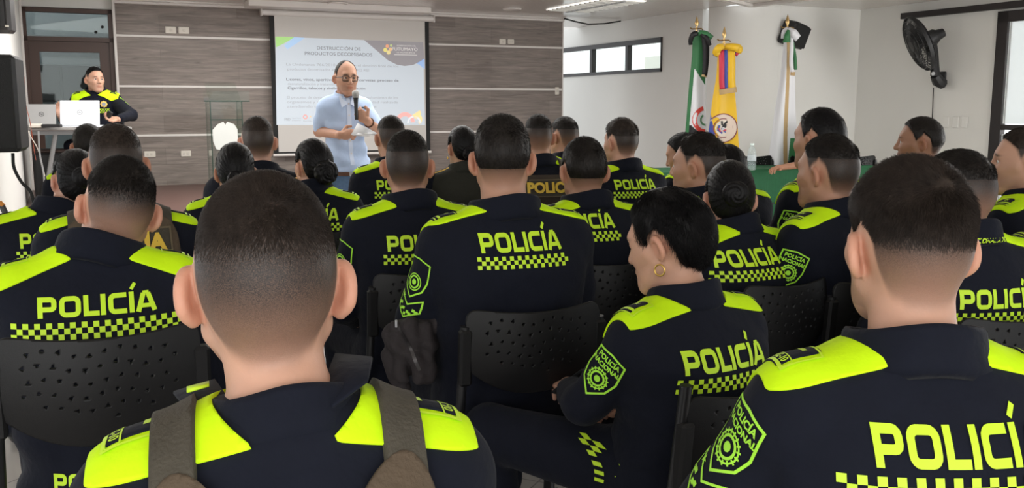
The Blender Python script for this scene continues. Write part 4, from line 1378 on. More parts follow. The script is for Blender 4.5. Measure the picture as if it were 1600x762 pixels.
# dropped ceiling edge on the right, ceiling details
def ceiling_bits():
    c0 = at_z(1175, 9, 2.535); c1 = at_z(1128, -2, 2.535); c2 = at_z(1262, -2, 2.535)
    for i, (a, b) in enumerate(((c0, c1), (c0, c2))):
        d = (b - a) / np.linalg.norm(b - a); b = a + d * 4.2; c = (a + b) / 2; L = np.linalg.norm(b - a)
        o = struct(MB().box((0, 0, 0), (L, .075, .035), bev=.004).obj('trim_%d' % (9 + i), M_trim)); o.location = (c[0], c[1], 2.535); o.rotation_euler = (0, 0, math.atan2(d[1], d[0]))
    # lowered slab above the return wall
    # skylight grille
    x0, y0 = at_z(886, 18, CEIL)[:2]; 
    sk = empty('skylight_grille', (*at_z(928, 8, CEIL)[:2], CEIL - .012), A_W)
    tag(sk, 'bright slatted skylight panel in the ceiling by the plank wall end', 'skylight')
    MB().box((0, 0, .004), (.56, 1.35, .006)).obj('lit_panel', mat('daylight_panel', (.9, .9, .9), emit=(1, .98, .93), estr=1.0), sk)
    sm = MB()
    for k in range(12): sm.box((0, -.62 + k * .112, -.006), (.56, .035, .012))
    sm.obj('slats', mat('grey_slats', (.5, .49, .46), rough=.5), sk)
    MB().box((-.0, 0, -.008), (.035, 1.35, .02)).obj('grille_bar', mat('grey_bar', (.35, .36, .37), rough=.5), sk)
    for i, (px, py) in enumerate(((800, 13), (528, 4))):
        p = at_z(px, py, CEIL)
        d = empty('downlight', (p[0], p[1], CEIL - .004)); tag(d, ['round white recessed ceiling light right of the projection screen', 'small recessed ceiling light above the projection screen'][i], 'ceiling light', 'recessed ceiling lights')
        MB().lathe([(.075, .0), (.11, -.012), (.115, .002), (.075, .002)], n=28, caps=False).obj('trim_ring', M_trim, d, True)
        MB().lathe([(.0001, 0), (.075, 0)], n=28, caps=False).obj('diffuser', mat('lamp_diffuser', (.8, .8, .78), rough=.4), d)
    # boxed duct over the screen
    a, b = wz(548, 5, -.45)[0], wz(664, 6, -.45)[0]
    frame_w(struct(MB().box(((a + b) / 2 - .6, -.52, CEIL - .035), (b - a + 1.2, .30, .07), bev=.006).obj('trim_11', M_trim)))
    # drooping cable from the ceiling corner
    P = [at_z(882, 29, CEIL - .02), at_z(900, 34, CEIL - .04), at_z(919, 38, CEIL - .05), at_z(945, 37, CEIL - .045), at_z(970, 33, CEIL - .02)]
    o = MB().tube(subdiv(P, .1), .010, 6).obj('ceiling_cable', M_dark, None, True); tag(o, 'dark cable drooping from the ceiling above the high window', 'cable')
ceiling_bits()

# ------------------------------------------------------------------ things on the front wall
def outlet(px, py, label, w=.092, h=.062, kind='outlet'):
    a, z = wz(px, py)
    o = frame_w(empty('wall_outlet')); tag(o, label, 'outlet', 'ivory plates on the plank wall')
    MB().box((a, -.006, z), (w, .014, h), bev=.008).obj('plate', M_plate, o)
    for k in (-1, 1):
        if kind == 'outlet':
            MB().box((a + k * .02, -.0135, z), (.026, .004, .030), bev=.004).obj('socket', mat('socket_face', (.60, .56, .50), rough=.5), o)
        elif k > 0:
            MB().box((a + .004, -.0135, z), (.03, .008, .03), bev=.004).obj('switch', mat('socket_face', (.60, .56, .50), rough=.5), o)
outlet(266.5, 47, 'ivory wall plate left one of the pair high above the lectern', .118, .078, 's')
outlet(287, 47.5, 'ivory wall plate with a dark key, right one of the pair high above the lectern', .118, .078, 's')
outlet(785, 65, 'ivory switch plate of the pair high on the planks, nearer the screen', .095, .070, 's')
outlet(798, 65, 'ivory outlet plate of the pair high on the planks, farther from the screen')
outlet(870, 142, 'upright ivory switch plate at the right end of the plank wall', .062, .10, 's')
outlet(234, 241, 'low ivory outlet on the planks nearer the laptop table', .125, .07)
outlet(290.5, 240, 'low ivory outlet on the planks nearer the glass lectern', .115, .07)

def flat(name, part, t, z, y, m, parent, s=1.0):
    V, F = part
    P = np.stack([V[:, 0] * s + t, np.full(len(V), y), V[:, 1] * s + z], 1)
    return mobj(name, np_mesh(name, P, F if isinstance(F, list) else [F], False), m, parent)
def poly_part(pts):
    from mathutils.geometry import tessellate_polygon
    t = tessellate_polygon([[Vector((x, y, 0)) for x, y in pts]])
    return np.array(pts, float), np.array([list(a) for a in t])

def screen():
    s = frame_w(empty('projection_screen'))
    tag(s, 'wall-hung projection screen with white casing showing a lit slide', 'projection screen')
    dep = -.10
    t0, t1 = wz(408, 18, dep)[0], wz(677, 30, dep)[0]; zc = wz(540, 24, dep)[1]
    cs = MB(); cs.tube([(t0, dep, zc), (t1, dep, zc)], .038, 14); cs.box(((t0 + t1) / 2, dep + .02, zc + .015), (t1 - t0, .06, .05), bev=.006)
    cs.obj('casing', mat('screen_casing', (.72, .69, .66), rough=.4), s, True)
    for k, t in ((0, t0), (1, t1)):
        MB().box((t, dep, zc), (.02, .09, .095), bev=.008).obj('end_cap', M_trim, s)
        MB().box((t + (.02 if not k else -.02), dep + .05, zc + .06), (.02, .06, .06)).obj('bracket', M_trim, s)
    L0, L1 = wz(424, 120, dep)[0], wz(671, 120, dep)[0]; zb = wz(545, 240, dep)[1]
    bw = .055
    MB().box(((L0 + L1) / 2, dep, (zc + zb) / 2 - .01), (L1 - L0, .004, zc - zb)).obj('black_border', M_dark, s)
    fab = mat('screen_fabric', (.60, .575, .545), rough=.9)
    MB().box(((L0 + L1) / 2, dep - .003, (zc + zb) / 2 + .01), (L1 - L0 - 2 * bw, .004, zc - zb - .055)).obj('screen_fabric', fab, s)
    br = MB(); br.tube([(L0 - .01, dep, zb), (L1 + .01, dep, zb)], .018, 10); br.obj('bottom_bar', M_trim, s, True)
    dy = dep - .0062
    def q(px, py): return wz(px, py, dy)
    def em(name, c, e): return mat(name, c, rough=.9, emit=c, estr=e)
    sm = em('slide_white', (.56, .62, .68), .30)
    P = [q(*v) for v in ((430, 57), (661, 66), (664, 195), (432, 195))]
    sl = flat('slide', poly_part(P), 0, 0, dy, sm, s)
    E = lambda n, pts, c, e=.35, y=.0008: flat(n, poly_part([q(*v) for v in pts]), 0, 0, dy - y, em('slide_' + n, c, e), sl)
    E('green_corner', [(430, 57), (460, 58), (452, 63), (443, 68), (431, 74)], (.40, .68, .25))
    E('blue_corner', [(459, 58), (476, 59), (466, 66), (449, 77), (444, 71), (452, 64)], (.42, .60, .85))
    gp = [(569, 62.5), (661, 66), (663, 92), (655, 97), (645, 101.5), (632, 103), (620, 101), (606, 94), (590, 80)]
    E('grey_swoosh', gp, (.36, .345, .37), .16)
    E('blue_wedge', [(663, 91), (663.5, 108), (655, 101), (650, 99)], (.35, .52, .85), .3)
    tg = em('slide_text', (.21, .22, .25), .16); tl = em('slide_text_light', (.40, .43, .47), .28); tw = em('slide_text_white', (.75, .74, .72), .30)
    def T(txt, px, py, hpx, m, wpx=None, bold=.0, al='CENTER'):
        t, z = q(px, py); mp = 1 / 138.0
        V, F = text2(txt, 1.0, bold, al)
        sz = hpx * mp / .72; sx = sz
        if wpx:
            sx = (q(px + wpx / 2, py)[0] - q(px - wpx / 2, py)[0]) / (V[:, 0].max() - V[:, 0].min())
        flat('slide_text', (V * np.array([sx, sz]) + np.array([0, 0]), F), t, z, dy - .0014, m, sl)
    T('DESTRUCCIÓN DE', 529.5, 76, 5.6, tg, 68, 0); T('PRODUCTOS DECOMISADOS', 529.5, 84.8, 5.6, tg, 105, 0)
    rows = [('La Ordenanza 766/2018, establece el destino final de los', 537, 102, 175, tl, 0), ('productos decomisados en el artículo 302 REI', 514, 109, 127, tl, 0),
            ('Licores, vinos, aperitivos, similares y cervezas: proceso de', 537, 125, 175, tg, .01), ('desnaturalización y tratamiento', 490, 131.5, 80, tl, 0), ('Cigarrillos, tabacos y similares: incineración', 511, 138, 121, tg, .01),
            ('El proceso de destrucción se hará con acompañamiento de los', 537, 152.5, 173, tl, 0), ('organismos y autoridades, de cada actividad realizada', 537, 159.5, 173, tl, 0), ('atendiendo toda la normatividad vigente', 520, 166.5, 139, tl, 0)]
    for txt, px, py, w, m, b in rows: T(txt, px, py, 4.4, m, w, b)
    T('PUTUMAYO', 632.5, 77, 5.6, tw, 40, 0); T('GOBERNACIÓN DEL', 635, 71.5, 2.2, tw, 30); T('13 MUNICIPIOS', 634, 82.5, 2.4, tw, 28)
    flat('slide_text', multi(stroke([q(616, 85.5), q(652, 86.2)], .006)), 0, 0, dy - .0014, tw, sl)
    for k, (px, py, r, c) in enumerate(((605, 72, .022, (.85, .42, .25)), (602, 78, .026, (.80, .72, .25)), (610, 77, .022, (.85, .55, .30)), (607, 82, .026, (.82, .70, .35)), (611, 71, .016, (.55, .65, .30)))):
        t, z = q(px, py); flat('slide_logo_petal', disc2(r, 14), t, z, dy - .0014 - k * .0002, em('logo%d' % k, c, .3), sl)
    for k, (px, py, r, w, c, a0, a1) in enumerate(((633, 191, .10, .05, (.86, .45, .42), 0, 180), (651, 186, .055, .035, (.92, .74, .35), -60, 130), (647, 192, .08, .02, (.75, .80, .86), 0, 180))):
        t, z = q(px, py); flat('slide_ring', ring2(r, w, 18, 0, 0, a0, a1), t, z, dy - .0016 - k * .0002, em('ring%d' % k, c, .35), sl)
    E('yellow_wedge', [(644, 180), (656, 172), (658, 178), (650, 186)], (.90, .72, .35), .35, .002)
    t, z = q(477, 182.5); flat('slide_ring', ring2(.022, .011, 14), t, z, dy - .0014, em('ring_red', (.78, .36, .32), .3), sl)
    t, z = q(485, 182); flat('slide_ring', disc2(.010, 8), t, z, dy - .0014, em('ring_or', (.85, .6, .35), .3), sl)
    T('FND', 449, 186.5, 4.6, tl, 9, .02); T('Federación Nacional', 463, 184.5, 2, tl, 14); T('de Departamentos', 463, 188, 2, tl, 14); T('Rentas', 481, 189, 2.0, tl, 14)
screen()

def lectern():
    g = glass_mat('green_glass', (.955, .985, .97), .015)
    ge = mat('glass_edge', (.028, .055, .042), rough=.2)
    fr = mat('frosted_white', (.62, .64, .61), rough=.6)
    dep = -.95
    t0, t1 = wz(329, 200, dep)[0], wz(378, 200, dep)[0]
    z0 = STAGE; zt = wz(352, 137, dep)[1]; zs = wz(352, 157, dep + .0)[1]
    l = frame_w(empty('glass_lectern')); tag(l, 'clear glass lectern with a frosted white emblem panel on the stage', 'lectern')
    for k, t in enumerate((t0, t1)):
        MB().box((t, dep + .12, (z0 + zs) / 2), (.012, .34, zs - z0)).obj('side_panel', g, l)
        MB().box((t, dep - .05, (z0 + zs) / 2), (.009, .006, zs - z0)).box((t, dep + .29, (z0 + zs) / 2), (.009, .006, zs - z0)).obj('panel_edge', ge, l)
    zr = wz(352, 187, dep)[1]
    MB().box(((t0 + t1) / 2, dep - .03, (z0 + zs) / 2), (t1 - t0, .010, zs - z0)).obj('front_panel', g, l)
    MB().box(((t0 + t1) / 2, dep, zr), (t1 - t0, .10, .010)).obj('shelf', ge, l)
    ta, tb = wz(318, 157, dep)[0], wz(389, 157, dep)[0]
    MB().box(((ta + tb) / 2, dep - .02, zs + .045), (tb - ta, .010, .10)).obj('reading_rim', g, l)
    MB().box(((ta + tb) / 2, dep - .02, zs - .006), (tb - ta, .05, .012)).obj('rim_edge', ge, l)
    R = rot(math.radians(28), 0, 0)
    MB().box(((t0 + t1) / 2, dep + .18, (zs + zt) / 2 + .03), (t1 - t0, .40, .010), R).obj('reading_plate', g, l)
    px = [(332, 203), (340, 194), (349, 190), (352, 195), (355, 190), (366, 194), (371, 202), (372, 221), (366, 232), (352, 236), (338, 233), (333, 221)]
    pts = [wz(a, b, dep - .045) for a, b in px]
    V, F = poly_part(pts); n = len(V)
    me = MB(); me.prism([tuple(p) for p in V], dep - .050, dep - .040); me.obj('emblem_panel', fr, l)
    MB().box(((t0 + t1) / 2, dep + .12, z0 + .012), (t1 - t0 + .1, .42, .02), bev=.004).obj('base', g, l)
lectern()
# ------------------------------------------------------------------ chairs
def chair_meshes():
    W, Hb = .390, .245
    n, m = 96, 64
    xs = np.linspace(-W / 2, W / 2, n); zs = np.linspace(0, Hb, m)
    X, Zg = np.meshgrid(xs, zs, indexing='ij')
    v2 = np.stack([X.ravel(), Zg.ravel()], 1)
    # outline: rounded top corners, bottom edge bowed downwards
    r = .035
    dx = np.abs(v2[:, 0]) - (W / 2 - .004 - r); dz = v2[:, 1] - (Hb - .004 - r - .012 * (1 - (v2[:, 0] / (W / 2))**2))
    S = np.where((dx > 0) & (dz > 0), np.hypot(np.maximum(dx, 0), np.maximum(dz, 0)) - r, np.maximum(dx, dz) - r)
    low = .004 + .080 * (np.abs(v2[:, 0]) / (W / 2))**2.4
    S = np.maximum(S, low - v2[:, 1])
    # triangular perforations in slanting rows
    for i in range(11):
        for j in range(6):
            cx = -.140 + i * .028 + (j % 2) * .010; cz = .066 + j * .028 + .007 * math.sin(i * 1.3)
            if cz < .07 + .07 * (abs(cx) / (W / 2))**2 or abs(cx) > .150: continue
            x, z = v2[:, 0] - cx, v2[:, 1] - cz; q = .0034
            a = (i + j) % 3 * .5
            x, z = x * math.cos(a) - z * math.sin(a), x * math.sin(a) + z * math.cos(a)
            tri = np.maximum(np.maximum(-z - q, .866 * x + .5 * z - q), -.866 * x + .5 * z - q)
            S = np.maximum(S, -tri)
    I, J = np.meshgrid(np.arange(n - 1), np.arange(m - 1), indexing='ij')
    a = (I * m + J).ravel(); b = a + m; c = a + m + 1; d = a + 1
    T = np.concatenate([np.stack([a, b, c], 1), np.stack([a, c, d], 1)])
    V3 = np.stack([v2[:, 0], np.zeros(len(v2)), v2[:, 1]], 1)
    v, t, = clip_tris(V3, T, S)
    v[:, 1] = -.055 * (np.cos(np.clip(v[:, 0] / (W / 2), -1, 1) * 1.35) - .2) - .035 * np.cos((v[:, 2] / Hb - .5) * 2.2)
    N = np.tile([0, -1.0, 0], (len(v), 1))
    back = shell_mesh('backrest', v, t, N, 0.0, .008)
    # seat pan
    n, m = 40, 40
    X, Y = np.meshgrid(np.linspace(-.23, .23, n), np.linspace(-.22, .22, m), indexing='ij')
    Zs = .018 * (X / .23)**2 - .03 * smoothstep(.10, .22, Y)
    V = np.stack([X.ravel(), Y.ravel(), Zs.ravel()], 1)
    S = np.maximum(np.abs(V[:, 0]) - .19, 0)**2 + np.maximum(np.abs(V[:, 1]) - .18, 0)**2 - .038**2
    I, J = np.meshgrid(np.arange(n - 1), np.arange(m - 1), indexing='ij')
    a = (I * m + J).ravel(); b = a + m; c = a + m + 1; d = a + 1
    T = np.concatenate([np.stack([a, b, c], 1), np.stack([a, c, d], 1)])
    v, t = clip_tris(V, T, S)
    seat = shell_mesh('seat', v, t, np.tile([0, 0, 1.0], (len(v), 1)), 0, .012)
    parts = {}
    for s in (-1, 1):
        f = MB()
        f.tube(subdiv([(s * .215, .20, .435), (s * .215, -.12, .435), (s * .213, -.19, .50), (s * .200, -.235, .60), (s * .192, -.258, .83)], .04), .0135, 10)
        parts['side_tube', s] = f.mesh('side_tube', True)
        parts['bracket', s] = MB().box((s * .192, -.254, .745), (.036, .030, .155), rot(math.radians(5), 0, 0), bev=.007).mesh('bracket')
        parts['front_leg', s] = MB().tube([(s * .222, .17, .43), (s * .235, .22, .01)], .013, 10).mesh('leg', True)
        parts['rear_leg', s] = MB().tube([(s * .222, -.12, .43), (s * .235, -.26, .01)], .013, 10).mesh('leg', True)
    cross = MB().tube([(-.222, .12, .42), (.222, .12, .42)], .010, 8).tube([(-.222, -.1, .42), (.222, -.1, .42)], .010, 8).mesh('crossbar', True)
    return back, seat, parts, cross
_ch = chair_meshes()
M_chair = mat('chair_plastic', (.0068, .0066, .0070), rough=.5, spec=.3, noise=.1, nscale=40, bump=.08, bscale=500)
def make_chair(loc, yaw, label, group='black perforated seminar chairs'):
    back, seat, parts, cross = _ch
    r = empty('chair', loc, yaw); tag(r, label, 'chair', group)
    b = mobj('backrest', back, M_chair, r); b.location = (0, -.215, .640); b.rotation_euler = (math.radians(-6) * -1, 0, 0)
    s = mobj('seat', seat, M_chair, r); s.location = (0, 0, .445)
    for (nm, sd), me in parts.items():
        mobj('leg' if 'leg' in nm else nm, me, M_blackmetal if nm != 'bracket' else M_chair, r)
    mobj('crossbar', cross, M_blackmetal, r)
    return r
# ------------------------------------------------------------------ the officers
SK = {'light': skin_mat('skin_light', (.56, .335, .235)), 'tan': skin_mat('skin_tan', (.46, .262, .175)), 'brown': skin_mat('skin_brown', (.32, .170, .105)), 'pink': skin_mat('skin_pink', (.58, .36, .27))}
M_hair_brown = hair_mat('brown_hair', (.031, .0225, .0180))
M_grey_green = mat('dark_olive_cloth', (.020, .020, .014), rough=.85, bump=.3, bscale=40)
M_gold = mat('gold', (.70, .45, .12), rough=.3, metal=.9)
Y0 = 22
PEOPLE = {}
def officer(key, label, chair=None, **p):
    p.setdefault('skin', SK['tan']); p.setdefault('hmat', M_hair); p.setdefault('hair', 'fade')
    Yd = p['top'][2]
    p.setdefault('fine', .0030 if Yd < 1.5 else .0036 if Yd < 2.5 else .0048 if Yd < 3.4 else .0060)
    p.setdefault('jres', .0075 if Yd < 2.4 else .010 if Yd < 3.4 else .013)
    p.setdefault('res', .009 if Yd < 3 else .012)
    p.setdefault('nh', 42000 if Yd < 1.5 else 14000 if Yd < 2.6 else 5000 if Yd < 3.7 else 2500)
    p.setdefault('near', Yd < 1.6)
    p['seed'] = len(PEOPLE) + 1 if Yd < 2.6 else 1
    D = make_person(p)
    if p.get('plain'): dress_plain(p, D)
    else: dress_police(p, D)
    tag(D.root, label, 'person', 'seated officers' )
    PEOPLE[key] = D
    if chair:
        ch = make_chair((D.loc[0], D.loc[1], p.get('floor', 0)), math.radians(p.get('cyaw', p.get('yaw', Y0))), chair)
        for c_ in ch.children:
            if c_.name.startswith('backrest') or c_.name.startswith('bracket'): c_.location.z += p.get('cz', 0)
    return D

def dress_plain(p, D):
    """a jacket of another colour without lettering"""
    q = dict(p); q.update(text=False, neon=p.get('neon', False), rank=False)
    dress_police(q, D)

d = math.radians
A = officer('A', 'officer in olive load vest nearest the camera, short faded hair and big ears', 'black chair under the officer in the olive vest nearest the camera', top=(410, 265, 1.04), yaw=16, hair='buzz', hmat=M_hair_brown,
    skin=SK['light'], near=True, text=False, hyaw=0, yoke=(.036, 1.050, .20), fade0=.40, hs=1.01, sw=.93, hx=-.016, neckr=.052, neck=-.016, flare=.0, collar_gap=.006, collar_h=.080, fade=(-.10, .035, .985))
add_vest({'top': 1, 'vest_top': 1.045, 'scoop': .10, 'strap_x': .122, 'strap_w': .023}, A, (M_olive, M_olive2))
B = officer('B', 'large officer at the lower right corner, head turned left, shield badge on his sleeve', 'chair under the large officer at the lower right corner', top=(1425, 243, 1.36), yaw=2, hair='fadelong', hmat=M_hair_brown,
    skin=SK['light'], near=True, hyaw=d(0), badge=(-1,), bw=.33, cols=28, hs=1.0, sw=1.04, tz=.970, tx=.012, neck=0, badge_d=.062, badge_az=24, fade0=.34, arm={-1: ((-.30, .05, .73), (-.12, .30, .62))})
C = officer('C', 'officer at the left edge with two neon shoulder panels, back square to camera', 'black perforated chair at the left edge, whole back in view', top=(172, 240, 2.2), yaw=23, hyaw=d(6), hroll=d(11), cz=.085, hx=.042, yoke=(.046, 1.062, .40), neck=-.055, lean=-.08, tsize=(.235, .040), bw=.34, cols=30, skin=SK['light'], tz=.972)
Dd = officer('D', 'broad-backed officer in the middle of the hall, dark cropped hair', 'black perforated chair of the broad-backed officer in the middle', top=(782, 178, 2.75), yaw=20, hyaw=d(-18), sw=1.12, bulk=1.12, badge=(-1,), hair='full', fade=(-.06, .01, .95), bw=.262, neckr=.062, tz=.994, yoke=(.06, 1.072, .25), hs=1.03)
E = officer('E', 'officer with buzzed hair left of the broad-backed officer, shield badge on left sleeve', 'chair of the buzz-haired officer left of the broad-backed officer', top=(634, 203, 3.3), yaw=22, hyaw=d(-16), badge=(-1,), hair='buzz', fade=(-.12, .0, .95), tz=.948)
F = officer('F', 'woman officer with cropped black hair and a hoop earring, head bowed', 'chair of the woman with the hoop earring', top=(1052, 290, 2.25), fem=True, hair='crop', yaw=30, hyaw=d(22), hpitch=d(-14), badge=(-1,), skin=SK['light'], hmat=M_hair_black, badge_text=True, nh=16000, neck=.05, chevron=False, tz=.935, cz=-.07,
    leg={-1: ((-.30, .40, .55), (-.24, .40, .10))}, arm={-1: ((-.225, .06, .71), (-.10, .32, .66))}, hand={-1: dict(fine=.0045, curl=.7, thumb=.2)})
G_ = officer('G', 'officer behind the broad-backed officer\'s right shoulder, dark short hair', 'chair of the officer right of the broad-backed officer', top=(911, 213, 3.5), yaw=22, hyaw=d(-12), hair='full', fade=(-.06, .01, .95), tz=1.012, tx=-.068)
H_ = officer('H', 'officer with quiff looking left, whole back lettering clear against the white wall', 'perforated chair below the quiff-haired officer near the white wall', top=(971, 184, 5.1), yaw=22, hyaw=d(9), hair='fadelong', hmat=M_hair_brown, fade=(-.10, .01, .98), skin=SK['light'], tz=.985)
I_ = officer('I', 'officer in a brown vest with a yellow word panel on its back', 'chair of the officer in the brown lettered vest', top=(841, 178, 5.3), yaw=14, hyaw=d(-8), text=False)
J_ = officer('J', 'short-haired officer at the end of the plank wall, looking left', 'chair at the end of the plank wall', top=(882, 182, 6.0), yaw=22, hyaw=d(15))
Kk = officer('K', 'woman in a plain dark olive jacket with gold shoulder boards and a low bun', 'chair of the woman in the olive jacket', top=(722, 196, 5.3), fem=True, hair='lowbun', yaw=12, hyaw=d(10), hmat=M_hair_black, plain=True, cloth=M_grey_green, skin=SK['light'])
L_ = officer('L', 'buzz-haired officer just below the speaker\'s papers', 'chair of the officer below the speaker\'s papers', top=(610, 180, 5.2), yaw=20, hyaw=d(0), hair='buzz', fade=(-.10, .02, .95))
M_ = officer('M', 'woman officer with a large braided bun in front of the speaker', 'chair of the woman with the large braided bun', top=(490, 216, 4.3), fem=True, hair='sidebun', yaw=5, hyaw=d(32), hmat=M_hair_black, skin=SK['light'])
N = officer('N', 'officer in a plain dark jacket below the projection screen\'s left corner', 'chair of the officer below the screen\'s left corner', top=(401, 181, 4.6), yaw=18, hyaw=d(0), hmat=M_hair_brown, hair='buzz', plain=True, skin=SK['pink'], fade=(-.12, .0, .95), sw=1.1)
O = officer('O', 'woman officer with sleek hair and low bun left of the front officer\'s head', 'chair of the woman with the sleek low bun', top=(366, 222, 4.0), fem=True, hair='lowbun', yaw=18, hyaw=d(-2), hmat=M_hair_black, text=False, badge=(-1,), badge_az=10)
P_ = officer('P', 'officer in an olive vest right behind the left officer\'s head', 'chair of the vested officer on the left', top=(178, 193, 2.85), yaw=24, hyaw=d(0), text=False, hair='buzz', hmat=M_hair_brown, badge=(1,), badge_az=20, fade=(-.11, .03, .95))
add_vest({'vest_top': 1.05}, P_, (M_olive, M_olive2))
Q = officer('Q', 'woman officer with a black netted bun at the left edge', 'chair of the woman with the netted bun at the left edge', top=(110, 232, 3.6), fem=True, hair='netbun', sw=1.0, hx=.075, hroll=d(8), yaw=28, hyaw=d(10), hmat=M_hair_black, skin=SK['pink'])
R_ = officer('R', 'officer mostly hidden below the laptop table', 'chair of the officer hidden below the laptop table', top=(136, 193, 5.2), yaw=26, hyaw=d(0), text=True, hair='full')
S_ = officer('S', 'spiky-haired officer with left profile in front of the yellow flag', 'chair of the spiky-haired officer before the yellow flag', top=(1095, 207, 3.75), yaw=24, hyaw=d(32), hair='comb', eyes=True, text=False, fade=(-.10, .0, .92))
T_ = officer('T', 'black-haired officer looking down below the green and white flag', 'chair of the officer below the green and white flag', top=(1072, 205, 5.6), yaw=40, hyaw=d(25), hpitch=d(-18), hair='full', hmat=M_hair_black, text=False)
U = officer('U', 'dark-haired woman mostly hidden below the yellow flag\'s crest', 'chair of the woman hidden below the yellow flag', top=(1136, 225, 4.6), fem=True, hair='lowbun', yaw=22, hmat=M_hair_black, text=False)
V_ = officer('V', 'woman officer with a round netted bun right of the hoop-earring woman', 'chair of the woman with the round netted bun', top=(1138, 250, 3.1), fem=True, hair='netbun', yaw=32, hyaw=d(-36), hmat=M_hair_black, skin=SK['pink'], tz=.985, tx=-.055)
W_ = officer('W', 'black-haired officer in left profile before the white flag', 'chair of the black-haired officer before the white flag', top=(1282, 168, 3.85), yaw=30, hyaw=d(6), hair='full', hmat=M_hair_black, text=False, badge=(-1,), badge_az=60, badge_text=True, eyes=True, cyaw=22)
X = officer('X', 'officer with short faded hair in left profile, just right of the round netted bun', 'chair of the faded-hair officer with one neon shoulder', top=(1296, 209, 3.15), fade=(-.10, .0, .85), yaw=31, hyaw=d(4), text=False, badge=(-1,), badge_az=50, badge_text=True, skin=SK['tan'], hair='fade', cyaw=22)
Yy = officer('Y', 'dark-skinned man looking left below the wall fan', 'chair of the man below the wall fan', top=(1440, 182, 4.8), yaw=45, hyaw=d(22), hair='full', fade=(-.10, -.01, .9), skin=SK['brown'], eyes=True, cyaw=22)
Zz = officer('Z', 'officer behind the lower right officer, words on his collar', 'chair of the officer with collar words', top=(1500, 233, 2.65), yaw=14, hyaw=d(22), hair='fade', collar_text=True, tz=.915)
AA = officer('AA', 'officer cut by the right edge, face in left profile', 'chair at the right edge by the sliding door', top=(1606, 198, 3.5), hmat=M_hair_brown, fade=(-.10, .0, .85), yaw=30, hyaw=d(38), eyes=True, skin=SK['light'], text=False)
AB = officer('AB', 'officer at the right edge showing only a shoulder and sleeve badge', 'chair behind the right edge badge', top=(1672, 238, 2.9), yaw=10, text=False, badge=(-1,), badge_az=35)
